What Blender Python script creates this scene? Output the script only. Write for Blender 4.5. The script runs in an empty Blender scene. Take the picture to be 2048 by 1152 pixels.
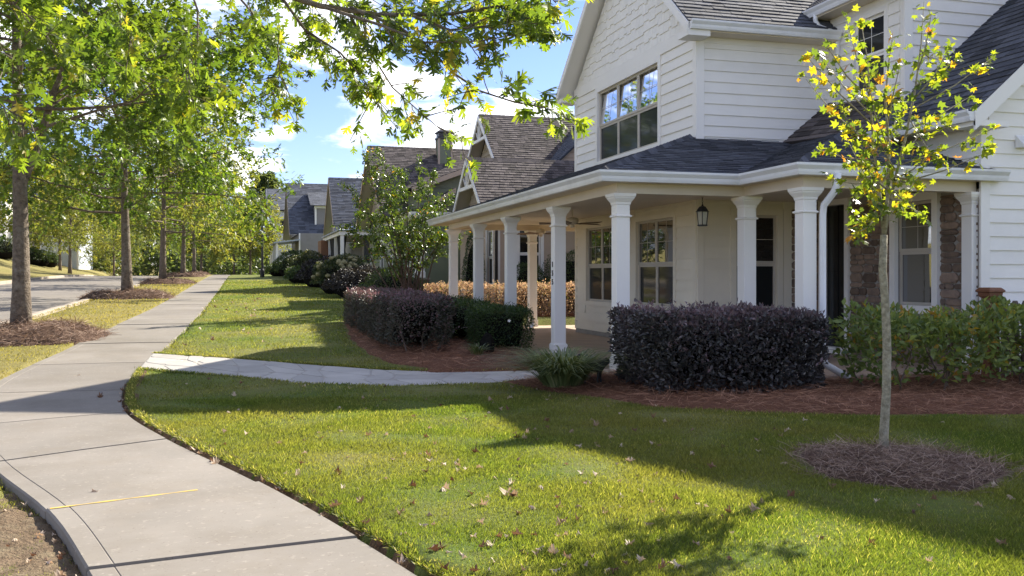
import bpy, bmesh, math, random
import numpy as np
from mathutils import Vector, Matrix, noise as mnoise

random.seed(7)
RNG = np.random.default_rng(7)
SC = bpy.context.scene
COL = SC.collection
R = math.radians

# ------------------------------------------------------------------ camera, sky, sun, exposure
TH = math.atan2(543, 1890)              # the street runs along +Y; the camera looks 16 degrees to the right of it
CS, SN = math.cos(TH), math.sin(TH)
EYE = 1.5
cam = bpy.data.cameras.new('camera'); cam_o = bpy.data.objects.new('camera', cam); COL.objects.link(cam_o)
cam.sensor_width = 36; cam.lens = 36 * 1890 / 2048
cam.shift_y = -26 / 2048
cam.clip_start = 0.05; cam.clip_end = 3000
cam_o.location = (0, 0, EYE); cam_o.rotation_euler = (R(90), 0, -TH)
SC.camera = cam_o

SUN_AZ, SUN_EL = R(32), R(35.6)         # azimuth measured from +X towards +Y
world = bpy.data.worlds.new('World'); SC.world = world; world.use_nodes = True
nt = world.node_tree; nt.nodes.clear()
def N(t, kind, **kw):
    n = t.nodes.new(kind)
    for k, v in kw.items():
        if k.startswith('i_'):
            key = k[2:]
            n.inputs[int(key) if key.isdigit() else key].default_value = v
        else: setattr(n, k, v)
    return n
def math_n(t, op, a, b=None, c=None, clamp=False):
    n = t.nodes.new('ShaderNodeMath'); n.operation = op; n.use_clamp = clamp
    for i, x in enumerate((a, b, c)):
        if x is None: continue
        if isinstance(x, (int, float)): n.inputs[i].default_value = x
        else: t.links.new(x, n.inputs[i])
    return n.outputs[0]
sky = N(nt, 'ShaderNodeTexSky', sky_type='NISHITA', sun_disc=False)
sky.sun_elevation = SUN_EL; sky.sun_rotation = R(90) - SUN_AZ
sky.air_density = 1.0; sky.dust_density = 0.15; sky.ozone_density = 1.3
tc = N(nt, 'ShaderNodeTexCoord')
sep = N(nt, 'ShaderNodeSeparateXYZ'); nt.links.new(tc.outputs['Generated'], sep.inputs[0])
zz = math_n(nt, 'MAXIMUM', sep.outputs[2], 0.0)
zd = math_n(nt, 'ADD', zz, 0.22)
cx_ = math_n(nt, 'DIVIDE', sep.outputs[0], zd); cy_ = math_n(nt, 'DIVIDE', sep.outputs[1], zd)
cz_ = math_n(nt, 'MULTIPLY', zz, 2.2)
cmb = N(nt, 'ShaderNodeCombineXYZ')
nt.links.new(cx_, cmb.inputs[0]); nt.links.new(cy_, cmb.inputs[1]); nt.links.new(cz_, cmb.inputs[2])
n1 = N(nt, 'ShaderNodeTexNoise', i_Scale=2.7, i_Detail=10.0, i_Roughness=0.55); n1.inputs['Distortion'].default_value = 0.35
off = N(nt, 'ShaderNodeVectorMath', operation='ADD'); off.inputs[1].default_value = (7.9, 2.3, 4.6)
nt.links.new(cmb.outputs[0], off.inputs[0]); nt.links.new(off.outputs[0], n1.inputs['Vector'])
mask = N(nt, 'ShaderNodeMapRange', interpolation_type='SMOOTHSTEP'); mask.inputs[1].default_value = 0.49; mask.inputs[2].default_value = 0.62
nt.links.new(n1.outputs['Fac'], mask.inputs[0])
n2 = N(nt, 'ShaderNodeTexNoise', i_Scale=3.2, i_Detail=6.0, i_Roughness=0.5); nt.links.new(off.outputs[0], n2.inputs['Vector'])
cr = N(nt, 'ShaderNodeValToRGB'); nt.links.new(n2.outputs['Fac'], cr.inputs[0])
cr.color_ramp.elements[0].position = 0.33; cr.color_ramp.elements[0].color = (3.4, 3.7, 4.3, 1)
cr.color_ramp.elements[1].position = 0.58; cr.color_ramp.elements[1].color = (8.6, 8.4, 8.2, 1)
mixc = N(nt, 'ShaderNodeMix', data_type='RGBA')
nt.links.new(math_n(nt, 'MULTIPLY', mask.outputs[0], 0.93), mixc.inputs['Factor'])
tint = N(nt, 'ShaderNodeMix', data_type='RGBA', blend_type='MULTIPLY'); tint.inputs['Factor'].default_value = 1.0; tint.inputs['B'].default_value = (.425, .445, .63, 1)
nt.links.new(sky.outputs[0], tint.inputs['A']); nt.links.new(tint.outputs['Result'], mixc.inputs['A']); nt.links.new(cr.outputs[0], mixc.inputs['B'])
bgn = N(nt, 'ShaderNodeBackground'); bgn.inputs['Strength'].default_value = 0.125
outw = N(nt, 'ShaderNodeOutputWorld')
nt.links.new(mixc.outputs['Result'], bgn.inputs['Color']); nt.links.new(bgn.outputs[0], outw.inputs[0])

sun = bpy.data.lights.new('sun', 'SUN'); sun.energy = 5.0; sun.angle = R(0.53); sun.color = (1.0, 0.93, 0.80)
sun_o = bpy.data.objects.new('sun', sun); COL.objects.link(sun_o)
sdir = Vector((math.cos(SUN_AZ) * math.cos(SUN_EL), math.sin(SUN_AZ) * math.cos(SUN_EL), math.sin(SUN_EL)))
sun_o.rotation_euler = sdir.to_track_quat('Z', 'Y').to_euler(); sun_o.location = (30, 30, 40)
SC.view_settings.view_transform = 'Standard'; SC.view_settings.look = 'None'
SC.view_settings.exposure = 1.42; SC.view_settings.gamma = 1.0; SC.view_settings.use_curve_mapping = False
try:
    SC.cycles.max_bounces = 8; SC.cycles.transparent_max_bounces = 6; SC.cycles.use_denoising = True
    SC.cycles.sample_clamp_indirect = 6.0
except Exception: pass

# ------------------------------------------------------------------ helpers
def P(px, py, d):
    """a point of the place: seen at photo column px, row py, d metres in front of the eye"""
    u = (px - 1024) / 1890; v = (550 - py) / 1890
    return Vector((d * (u * CS + SN), d * (CS - u * SN), EYE + v * d))

def tag(o, label=None, cat=None, group=None, kind=None):
    if label: o['label'] = label
    if cat: o['category'] = cat
    if group: o['group'] = group
    if kind: o['kind'] = kind
    return o
def root(name, loc, label, cat, group=None):
    o = bpy.data.objects.new(name, None); COL.objects.link(o); o.location = loc; o.empty_display_size = 0.2
    return tag(o, label, cat, group)
def worldloc(o):
    l = Vector((0, 0, 0))
    while o is not None:
        if o.get('_w'): break
        l += o.location; o = o.parent
    return l
def link(name, mesh, mat=None, parent=None):
    o = bpy.data.objects.new(name, mesh); COL.objects.link(o)
    if mat is not None and len(mesh.materials) == 0: mesh.materials.append(mat)
    if parent is not None:
        o.parent = parent
        # every mesh is written in world coordinates, whatever its parent's place
        p = parent; m = Matrix.Identity(4); chain = []
        while p is not None: chain.append(p); p = p.parent
        for q in reversed(chain): m = m @ q.matrix_parent_inverse @ q.matrix_basis
        o.matrix_parent_inverse = m.inverted()
    return o

class MB:
    def __init__(s): s.v = []; s.f = []; s.t = []
    def add(s, pts, faces, tone=0.5):
        n = len(s.v); s.v += [tuple(p) for p in pts]
        for f in faces: s.f.append(tuple(i + n for i in f)); s.t.append(tone)
        return s
    def hexa(s, p, tone=0.5):      # bottom 0-3 (ccw from above), top 4-7
        return s.add(p, [(3, 2, 1, 0), (4, 5, 6, 7), (0, 1, 5, 4), (1, 2, 6, 5), (2, 3, 7, 6), (3, 0, 4, 7)], tone)
    def box(s, x0, x1, y0, y1, z0, z1, tone=0.5):
        return s.hexa([(x0, y0, z0), (x1, y0, z0), (x1, y1, z0), (x0, y1, z0), (x0, y0, z1), (x1, y0, z1), (x1, y1, z1), (x0, y1, z1)], tone)
    def prism(s, poly, z0, z1, tone=0.5):
        n = len(poly); pts = [(x, y, z0) for x, y in poly] + [(x, y, z1) for x, y in poly]
        return s.add(pts, [tuple(range(n - 1, -1, -1)), tuple(range(n, 2 * n))] + [(i, (i + 1) % n, n + (i + 1) % n, n + i) for i in range(n)], tone)
    def slab(s, pts, thick, tone=0.5):   # polygon in space, thickened downward along its normal
        pts = [Vector(p) for p in pts]; n = (pts[1] - pts[0]).cross(pts[2] - pts[0]).normalized()
        if n.z < 0: n = -n
        k = len(pts); lo = [p - n * thick for p in pts]
        return s.add(pts + lo, [tuple(range(k)), tuple(range(2 * k - 1, k - 1, -1))] + [(i, k + i, k + (i + 1) % k, (i + 1) % k) for i in range(k)], tone)
    def tube(s, path, radii, n=6, tone=0.5, cap=True):
        path = [Vector(p) for p in path]; base = len(s.v); m = len(path)
        if isinstance(radii, (int, float)): radii = [radii] * m
        prev = None
        for i, p in enumerate(path):
            t = (path[min(i + 1, m - 1)] - path[max(i - 1, 0)])
            if t.length < 1e-9: t = Vector((0, 0, 1))
            t.normalize()
            if prev is None: a = t.orthogonal().normalized()
            else:
                a = prev - t * prev.dot(t)
                a = a.normalized() if a.length > 1e-6 else t.orthogonal().normalized()
            prev = a; b = t.cross(a)
            for k in range(n):
                c = 2 * math.pi * k / n
                s.v.append(tuple(p + (a * math.cos(c) + b * math.sin(c)) * radii[i]))
        for i in range(m - 1):
            for k in range(n):
                q = base + i * n; s.f.append((q + k, q + (k + 1) % n, q + n + (k + 1) % n, q + n + k)); s.t.append(tone)
        if cap:
            s.f.append(tuple(base + k for k in range(n - 1, -1, -1))); s.t.append(tone)
            s.f.append(tuple(base + (m - 1) * n + k for k in range(n))); s.t.append(tone)
        return s
    def lathe(s, prof, c, n=12, tone=0.5):
        base = len(s.v)
        for r, z in prof:
            for k in range(n):
                a = 2 * math.pi * k / n; s.v.append((c[0] + r * math.cos(a), c[1] + r * math.sin(a), c[2] + z))
        for i in range(len(prof) - 1):
            for k in range(n):
                q = base + i * n; s.f.append((q + k, q + (k + 1) % n, q + n + (k + 1) % n, q + n + k)); s.t.append(tone)
        s.f.append(tuple(base + k for k in range(n - 1, -1, -1))); s.t.append(tone)
        s.f.append(tuple(base + (len(prof) - 1) * n + k for k in range(n))); s.t.append(tone)
        return s
    def mesh(s, name, smooth=False):
        me = bpy.data.meshes.new(name); me.from_pydata(s.v, [], s.f)
        if len(set(s.t)) > 1:
            a = me.attributes.new('tone', 'FLOAT', 'FACE'); a.data.foreach_set('value', np.array(s.t, dtype=np.float32))
        if smooth: me.polygons.foreach_set('use_smooth', [True] * len(me.polygons))
        me.update(); return me
    def build(s, name, mat, parent=None, smooth=False, kind=None, bevel=0):
        o = link(name, s.mesh(name, smooth), mat, parent)
        if kind: o['kind'] = kind
        if bevel:
            b = o.modifiers.new('bevel', 'BEVEL'); b.width = bevel; b.segments = 1; b.limit_method = 'ANGLE'; b.angle_limit = R(50)
        return o

def tri_mesh(name, V, F, tone=None, smooth=False):
    V = np.asarray(V, np.float32); F = np.asarray(F, np.int32); k = F.shape[1]
    me = bpy.data.meshes.new(name)
    me.vertices.add(len(V)); me.vertices.foreach_set('co', V.ravel())
    me.loops.add(F.size); me.loops.foreach_set('vertex_index', F.ravel())
    me.polygons.add(len(F)); me.polygons.foreach_set('loop_start', np.arange(0, F.size, k, dtype=np.int32))
    try: me.polygons.foreach_set('loop_total', np.full(len(F), k, dtype=np.int32))
    except Exception: pass
    if smooth: me.polygons.foreach_set('use_smooth', np.ones(len(F), dtype=bool))
    if tone is not None:
        a = me.attributes.new('tone', 'FLOAT', 'POINT'); a.data.foreach_set('value', np.asarray(tone, np.float32))
    me.update(calc_edges=True); return me

def norm(a): return a / np.maximum(np.linalg.norm(a, axis=1, keepdims=True), 1e-9)
def frames(axis, up):
    """rotation matrices (N,3,3): columns x, y=axis, z=normal near up"""
    y = norm(axis); x = norm(np.cross(y, up)); z = np.cross(x, y)
    return np.stack([x, y, z], axis=2)
def scatter(tmpl, pos, rot, scl):
    tv, tf = tmpl; tv = np.asarray(tv, float); tf = np.asarray(tf, int)
    n = len(pos); scl = np.asarray(scl, float)
    if scl.ndim == 1: scl = np.repeat(scl[:, None], 3, axis=1)
    L = tv[None, :, :] * scl[:, None, :]
    V = np.einsum('nij,nkj->nki', rot, L) + pos[:, None, :]
    F = tf[None, :, :] + (np.arange(n) * len(tv))[:, None, None]
    return V.reshape(-1, 3), F.reshape(-1, tf.shape[1]), len(tv)
def rand_dirs(n): return norm(RNG.normal(size=(n, 3)))

# leaf templates: stem end at the origin, tip at y = 1
def leaf_plain(w=0.5, fold=0.12):
    return ([(0, 0, 0), (-w / 2, .45, fold), (0, 1, -.05), (w / 2, .45, fold)], [(0, 1, 2), (0, 2, 3)])
def leaf_oak(fine=True):
    v = [(0, 0, 0), (0, .3, 0), (0, .55, .02), (0, .78, 0), (0, 1, -.07)]; f = []
    def lobe(side, y0, y1, tip, notch, w):
        n = len(v); sd = side
        v.extend([(sd * w, y0 + .02, 0), (sd * tip[0], tip[1], -.09), (sd * (w + .02), y1, 0)])
        return n
    for sd in (-1, 1):
        v0 = len(v)
        v.extend([(sd * .035, .16, 0), (sd * .25, .29, -.05), (sd * .035, .30, 0),
                  (sd * .46, .60, -.10), (sd * .30, .70, -.08), (sd * .04, .55, 0),
                  (sd * .31, .90, -.09), (sd * .05, .78, 0), (sd * .07, .90, -.03)])
        a = v0
        fs = [(0, 1, a), (a, 1, a + 2), (a, a + 2, a + 1), (1, 2, a + 5), (1, a + 5, a + 2), (a + 2, a + 5, a + 3),
              (a + 3, a + 5, a + 4), (2, 3, a + 7), (2, a + 7, a + 5), (a + 5, a + 7, a + 6), (3, 4, a + 8), (3, a + 8, a + 7)]
        f.extend(fs if sd > 0 else [(p, r, q) for p, q, r in fs])
    if fine:   # leaf stalk
        n = len(v); v.extend([(-.010, -.25, .02), (.010, -.25, .02), (.012, .05, 0), (-.012, .05, 0)])
        f.extend([(n, n + 1, n + 2), (n, n + 2, n + 3)])
    return v, f
def leaf_oak_small():
    v = [(0, 0, 0), (-.08, .35, .03), (.08, .35, .03), (-.38, .5, -.05), (.38, .5, -.05), (-.07, .62, .02), (.07, .62, .02), (-.26, .85, -.05), (.26, .85, -.05), (0, 1, -.05), (-.26, .2, -.03), (.26, .2, -.03)]
    f = [(0, 2, 1), (1, 5, 3), (2, 4, 6), (1, 2, 6), (1, 6, 5), (5, 9, 7), (6, 8, 9), (5, 6, 9), (0, 1, 10), (0, 11, 2)]
    return v, f
def leaf_maple():
    v = [(0, .05, .03), (-.18, .0, 0), (-.50, .12, -.06), (-.27, .33, .01), (-.52, .62, -.10), (-.16, .60, .02), (0, 1.0, -.12), (.16, .60, .02), (.52, .62, -.10), (.27, .33, .01), (.50, .12, -.06), (.18, .0, 0),
         (-.009, -.45, .0), (.009, -.45, .0)]
    f = [(0, i + 1, i) for i in range(1, 11)] + [(0, 12, 13)]
    return v, f
LEAF, OAK, OAKS, MAPLE = leaf_plain(), leaf_oak(), leaf_oak_small(), leaf_maple()

# ------------------------------------------------------------------ materials
def new_mat(name):
    m = bpy.data.materials.new(name); m.use_nodes = True; t = m.node_tree
    return m, t, t.nodes['Principled BSDF'], t.nodes['Material Output']
def ramp(t, fac, stops):
    r = N(t, 'ShaderNodeValToRGB'); e = r.color_ramp.elements
    while len(e) < len(stops): e.new(0.5)
    for k, (p, c) in enumerate(stops): e[k].position = p; e[k].color = (*c, 1)
    t.links.new(fac, r.inputs[0]); return r.outputs[0]
def mixrgb(t, fac, a, b, blend='MIX'):
    n = N(t, 'ShaderNodeMix', data_type='RGBA', blend_type=blend)
    for key, x in (('Factor', fac), ('A', a), ('B', b)):
        if isinstance(x, (int, float)): n.inputs[key].default_value = x
        elif isinstance(x, tuple): n.inputs[key].default_value = (*x, 1)
        else: t.links.new(x, n.inputs[key])
    return n.outputs['Result']
def noise_n(t, scale, detail=4, rough=0.55, vec=None, sx=None):
    n = N(t, 'ShaderNodeTexNoise', i_Scale=scale, i_Detail=float(detail), i_Roughness=rough)
    g = N(t, 'ShaderNodeNewGeometry'); src = g.outputs['Position']
    if sx:
        mp = N(t, 'ShaderNodeVectorMath', operation='MULTIPLY'); mp.inputs[1].default_value = sx
        t.links.new(src, mp.inputs[0]); src = mp.outputs[0]
    t.links.new(src, n.inputs['Vector']); return n.outputs['Fac']
def bump(t, bsdf, h, strength=0.3, dist=0.01):
    b = N(t, 'ShaderNodeBump'); b.inputs['Strength'].default_value = strength; b.inputs['Distance'].default_value = dist
    t.links.new(h, b.inputs['Height']); t.links.new(b.outputs[0], bsdf.inputs['Normal'])
def mat(name, c1, c2=None, scale=6, rough=0.6, bstr=0.0, bscale=40, bdist=0.005, sx=None, spec=0.4, dirt=None, dscale=1.2, rnd=0.0, tone=0.0, metal=0.0):
    m, t, b, o = new_mat(name)
    if c2 is None: c2 = c1
    col = mixrgb(t, ramp(t, noise_n(t, scale, 5, .6, sx=sx), [(0.3, (0, 0, 0)), (0.7, (1, 1, 1))]), c1, c2)
    if dirt:
        col = mixrgb(t, ramp(t, noise_n(t, dscale, 6, .65), [(0.5, (0, 0, 0)), (0.75, (.6, .6, .6))]), col, dirt)
    if rnd:
        oi = N(t, 'ShaderNodeObjectInfo')
        k = math_n(t, 'MULTIPLY_ADD', oi.outputs['Random'], 2 * rnd, 1 - rnd)
        cc = N(t, 'ShaderNodeCombineXYZ')
        for i in range(3): t.links.new(k, cc.inputs[i])
        col = mixrgb(t, 1.0, col, cc.outputs[0], 'MULTIPLY')
    if tone:
        at = N(t, 'ShaderNodeAttribute', attribute_name='tone')
        k = math_n(t, 'MULTIPLY_ADD', at.outputs['Fac'], 2 * tone, 1 - tone)
        cc = N(t, 'ShaderNodeCombineXYZ')
        for i in range(3): t.links.new(k, cc.inputs[i])
        col = mixrgb(t, 1.0, col, cc.outputs[0], 'MULTIPLY')
    t.links.new(col, b.inputs['Base Color'])
    b.inputs['Roughness'].default_value = rough; b.inputs['Specular IOR Level'].default_value = spec; b.inputs['Metallic'].default_value = metal
    if bstr: bump(t, b, noise_n(t, bscale, 5, .6, sx=sx), bstr, bdist)
    return m
def leaf_mat(name, stops, trans=0.45, tcol=(1.25, 1.15, .55), rough=0.42, spec=0.45, big=0.0, bigcol=(.2, .18, .03)):
    m, t, b, o = new_mat(name)
    at = N(t, 'ShaderNodeAttribute', attribute_name='tone')
    col = ramp(t, at.outputs['Fac'], stops)
    if big:
        col = mixrgb(t, math_n(t, 'MULTIPLY', ramp(t, noise_n(t, .55, 3), [(.42, (0, 0, 0)), (.68, (1, 1, 1))]), big), col, bigcol)
    t.links.new(col, b.inputs['Base Color']); b.inputs['Roughness'].default_value = rough; b.inputs['Specular IOR Level'].default_value = spec
    tr = N(t, 'ShaderNodeBsdfTranslucent')
    t.links.new(mixrgb(t, 1.0, col, tcol, 'MULTIPLY'), tr.inputs['Color'])
    mx = N(t, 'ShaderNodeMixShader'); mx.inputs[0].default_value = trans
    t.links.new(b.outputs[0], mx.inputs[1]); t.links.new(tr.outputs[0], mx.inputs[2]); t.links.new(mx.outputs[0], o.inputs['Surface'])
    return m
def obj_leaf_mat(name, stops, **kw):      # for single leaves: the tone comes from the object itself
    m = leaf_mat(name, stops, **kw); t = m.node_tree
    for n in list(t.nodes):
        if n.type == 'ATTRIBUTE':
            oi = N(t, 'ShaderNodeObjectInfo')
            for l in list(n.outputs['Fac'].links): t.links.new(oi.outputs['Random'], l.to_socket)
            t.nodes.remove(n)
    return m

M = {}
M['white'] = mat('white_paint', (.88, .85, .79), (.85, .82, .76), 3, .5, .12, 30, .002, sx=(1, 1, 6), dirt=(.74, .71, .65), dscale=.8, rnd=.025)
M['trim'] = mat('trim_paint', (.88, .85, .795), (.85, .82, .765), 2, .45, .05, 30, .002, rnd=.02)
M['gutter'] = mat('gutter_metal', (.84, .84, .84), (.78, .78, .78), 1.5, .32, 0, spec=.5, dirt=(.6, .59, .56), dscale=1.5)
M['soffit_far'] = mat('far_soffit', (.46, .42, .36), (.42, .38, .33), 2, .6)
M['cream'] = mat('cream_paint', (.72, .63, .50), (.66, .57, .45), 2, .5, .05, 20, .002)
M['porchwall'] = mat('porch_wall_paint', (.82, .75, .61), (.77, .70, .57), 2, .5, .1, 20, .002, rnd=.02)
M['sash'] = mat('window_sash_tan', (.55, .50, .42), (.50, .45, .38), 2, .45)
M['floor'] = mat('porch_concrete', (.50, .38, .29), (.40, .30, .225), 2.5, .55, .15, 25, .004, dirt=(.25, .19, .15))
M['concrete'] = mat('sidewalk_concrete', (.236, .213, .186), (.195, .177, .155), 1.1, .85, .10, 130, .003, dirt=(.20, .17, .135), dscale=1.9, rnd=.085, spec=.2)
def weather(m):
    t = m.node_tree; b = t.nodes['Principled BSDF']; src = b.inputs['Base Color'].links[0].from_socket
    st = ramp(t, noise_n(t, .7, 6, .7), [(.46, (0, 0, 0)), (.70, (.75, .75, .75))]); col = mixrgb(t, st, src, (.165, .145, .12))
    sp = ramp(t, noise_n(t, 60, 2, .5), [(.66, (0, 0, 0)), (.74, (.7, .7, .7))]); col = mixrgb(t, sp, col, (.13, .105, .08))
    wh = ramp(t, noise_n(t, 24, 3, .6), [(.60, (0, 0, 0)), (.72, (.35, .35, .35))]); col = mixrgb(t, wh, col, (.40, .36, .31))
    t.links.new(col, b.inputs['Base Color'])
weather(M['concrete'])
M['kerb'] = mat('kerb_concrete', (.38, .33, .27), (.30, .26, .21), 1.2, .85, .3, 60, .004, dirt=(.30, .24, .18), spec=.2)
M['asphalt'] = mat('asphalt', (.21, .188, .162), (.165, .148, .13), 1.2, .9, .5, 160, .006, dirt=(.24, .21, .17), dscale=.4, spec=.2)
M['flag'] = mat('flagstone', (.42, .395, .36), (.33, .31, .285), 3, .7, .3, 25, .006, rnd=.10, spec=.3)
M['mortar'] = mat('mortar', (.36, .335, .30), (.30, .28, .25), 8, .9, .3, 60, .004)
M['shingle'] = mat('slate_blue_shingles', (.085, .09, .105), (.055, .058, .07), 25, .85, .5, 260, .003, tone=.45, spec=.25)
M['shingle_b'] = mat('brown_shingles', (.12, .10, .092), (.078, .066, .062), 25, .88, .5, 260, .003, tone=.5, spec=.25)
M['shingle_d'] = mat('blue_grey_shingles', (.10, .11, .13), (.07, .075, .09), 20, .88, .5, 200, .003, tone=.4, spec=.25)
M['stone'] = mat('veneer_stone', (.30, .215, .155), (.17, .125, .10), 9, .85, .6, 45, .012, rnd=.42, spec=.2)
M['soil'] = mat('soil', (.17, .11, .07), (.10, .065, .04), 5, .95, .6, 60, .02, spec=.1)
M['dirt'] = mat('worn_dirt', (.20, .145, .095), (.11, .078, .05), 7, .95, .9, 40, .04, dirt=(.27, .23, .15), dscale=5, spec=.1)
M['bark'] = mat('oak_bark', (.24, .195, .15), (.085, .066, .05), 9, .9, 1.0, 18, .04, sx=(1.4, 1.4, 1.6), dirt=(.33, .30, .25), dscale=4, spec=.15)
M['bark_far'] = mat('far_bark', (.20, .16, .125), (.11, .09, .07), 9, .9, .5, 22, .03, spec=.15)
M['bark_young'] = mat('maple_bark', (.40, .36, .26), (.17, .15, .10), 30, .85, .9, 50, .012, sx=(1, 1, 1.1), dirt=(.48, .46, .38), dscale=26, spec=.2)
M['twig'] = mat('twig_bark', (.15, .11, .085), (.09, .065, .05), 20, .85, spec=.2)
M['brick'] = mat('brick', (.20, .10, .075), (.14, .075, .06), 12, .85, .4, 60, .006, rnd=.25)
M['black'] = mat('black_iron', (.018, .018, .02), (.03, .028, .027), 20, .45, spec=.4)
M['fence'] = mat('cedar_wood', (.20, .085, .04), (.13, .05, .025), 14, .6, .3, 30, .004, sx=(3, 3, .4), rnd=.12)
M['picket'] = mat('weathered_picket', (.17, .13, .10), (.11, .085, .065), 14, .75, .3, 30, .004, sx=(3, 3, .4), rnd=.1)
M['metalroof'] = mat('metal_roof', (.42, .45, .50), (.36, .39, .43), 2, .35, spec=.5, metal=.3)
M['green_sid'] = mat('olive_siding', (.20, .215, .14), (.17, .185, .12), 2, .6)
M['tan_sid'] = mat('tan_siding', (.52, .40, .30), (.46, .35, .26), 2, .6, rnd=.03)
M['tan_shake'] = mat('tan_shake', (.42, .35, .26), (.34, .28, .21), 5, .7, .2, 20, .004, rnd=.06)
M['grey_sid'] = mat('grey_siding', (.27, .25, .235), (.23, .215, .20), 2, .6)
M['taupe_sid'] = mat('taupe_siding', (.36, .33, .28), (.31, .285, .245), 2, .6)
M['blue_sid'] = mat('pale_blue_siding', (.50, .55, .60), (.46, .51, .56), 2, .6)
M['cedar'] = mat('cedar_boards', (.30, .15, .08), (.22, .105, .055), 8, .6, .3, 20, .004, sx=(3, 3, .4))
M['curtain'] = mat('dark_curtain', (.03, .03, .03), (.05, .05, .048), 6, .8)
M['dark'] = mat('dark_interior', (.012, .012, .013), (.02, .019, .018), 3, .7, spec=.1)
M['yellow'] = mat('yellow_marking', (.62, .40, .05), (.50, .36, .12), 30, .7)
M['fan'] = mat('fan_blade', (.20, .13, .08), (.14, .09, .055), 8, .5)
M['bronze'] = mat('bronze_downspout', (.06, .055, .055), (.05, .045, .045), 3, .4)
def glass_mat(name, refl, base, rough=0.02, fk=1.0):
    m, t, b, o = new_mat(name)
    b.inputs['Base Color'].default_value = (*base, 1); b.inputs['Roughness'].default_value = .5; b.inputs['Specular IOR Level'].default_value = .1
    g = N(t, 'ShaderNodeBsdfGlossy'); g.inputs['Roughness'].default_value = rough; g.inputs['Color'].default_value = (.95, .97, 1, 1)
    if 'wavy' in name or True: 
        nb = N(t, 'ShaderNodeBump'); nb.inputs['Strength'].default_value = .06; nb.inputs['Distance'].default_value = .02
        t.links.new(noise_n(t, 1.6, 1), nb.inputs['Height']); t.links.new(nb.outputs[0], g.inputs['Normal'])
    lw = N(t, 'ShaderNodeLayerWeight'); lw.inputs['Blend'].default_value = .25
    f = math_n(t, 'MULTIPLY_ADD', lw.outputs['Fresnel'], fk, refl, clamp=True)
    mx = N(t, 'ShaderNodeMixShader'); t.links.new(f, mx.inputs[0]); t.links.new(b.outputs[0], mx.inputs[1]); t.links.new(g.outputs[0], mx.inputs[2])
    t.links.new(mx.outputs[0], o.inputs['Surface']); return m
M['glass'] = glass_mat('window_glass', .38, (.012, .014, .016), fk=.6)
M['glass_low'] = glass_mat('porch_window_glass', .06, (.012, .012, .010), fk=.22)
M['screen'] = glass_mat('screened_glass', .012, (.012, .014, .014), .05, fk=.07)
M['lampglass'] = mat('lamp_glass', (.45, .42, .33), (.35, .33, .27), 8, .2)

GREENS = [(0.0, (.034, .064, .018)), (.45, (.078, .135, .026)), (.8, (.148, .21, .032)), (1.0, (.29, .27, .042))]
M['oak_near'] = leaf_mat('near_oak_leaf', [(0, (.040, .070, .02)), (.5, (.098, .152, .028)), (.85, (.19, .235, .034)), (1, (.36, .26, .048))], .6, (2.1, 1.95, .6))
M['oak_near_obj'] = obj_leaf_mat('near_oak_leaf_single', [(0, (.040, .070, .02)), (.5, (.098, .152, .028)), (.85, (.19, .235, .034)), (1, (.36, .26, .048))], trans=.6, tcol=(2.1, 1.95, .6))
M['oak'] = leaf_mat('oak_leaf', GREENS, .52, (1.85, 1.8, .6), big=.25, bigcol=(.16, .17, .03))
M['oak_far'] = leaf_mat('far_oak_leaf', [(0, (.08, .11, .035)), (.5, (.15, .185, .05)), (1, (.29, .27, .065))], .55, (1.7, 1.6, .65), big=.3, bigcol=(.20, .18, .04))
M['wood_far'] = leaf_mat('far_wood_leaf', [(0, (.06, .09, .045)), (.5, (.11, .145, .055)), (1, (.19, .20, .06))], .5, (1.5, 1.5, .75))
MAPLE_ST = [(0, (.06, .10, .04)), (.35, (.11, .165, .035)), (.6, (.21, .26, .035)), (.86, (.34, .28, .03)), (.95, (.38, .20, .035)), (1, (.36, .12, .03))]
M['maple'] = leaf_mat('maple_leaf', MAPLE_ST, .6, (2.2, 2.0, .55), rough=.33)
M['maple_obj'] = obj_leaf_mat('maple_leaf_single', MAPLE_ST, trans=.6, tcol=(2.2, 2.0, .55), rough=.35)
M['loro'] = leaf_mat('purple_loropetalum_leaf', [(0, (.034, .036, .030)), (.4, (.085, .078, .074)), (.7, (.155, .122, .126)), (1, (.22, .155, .165))], .28, (1.4, 1.0, 1.0), rough=.33, spec=.5)
M['loro_g'] = leaf_mat('dusky_hedge_leaf', [(0, (.032, .038, .026)), (.45, (.078, .084, .055)), (.7, (.15, .11, .11)), (1, (.28, .17, .19))], .34, (1.5, 1.0, 1.0), rough=.36, spec=.5)
M['box'] = leaf_mat('green_hedge_leaf', [(0, (.026, .05, .018)), (.6, (.06, .11, .03)), (1, (.13, .18, .045))], .28, (1.3, 1.3, .6), rough=.36, spec=.5)
M['berry'] = leaf_mat('mixed_hedge_leaf', [(0, (.09, .14, .05)), (.6, (.19, .25, .07)), (.85, (.27, .31, .07)), (.9, (.36, .25, .03)), (1, (.42, .22, .04))], .4, (1.4, 1.3, .6), rough=.42)
M['dry'] = leaf_mat('dry_hedge_leaf', [(0, (.20, .12, .08)), (.6, (.36, .25, .17)), (.85, (.46, .36, .22)), (.9, (.22, .24, .04)), (1, (.30, .29, .05))], .55, (1.5, 1.35, 1.1), rough=.5)
M['crape'] = leaf_mat('crape_myrtle_leaf', [(0, (.045, .08, .025)), (.6, (.09, .145, .03)), (.92, (.18, .23, .03)), (1, (.38, .20, .03))], .38, (1.7, 1.6, .5), rough=.3, spec=.6)
M['shrub'] = leaf_mat('shrub_leaf', [(0, (.035, .06, .025)), (.6, (.07, .11, .03)), (1, (.15, .18, .05))], .35, (1.3, 1.3, .6))
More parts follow.
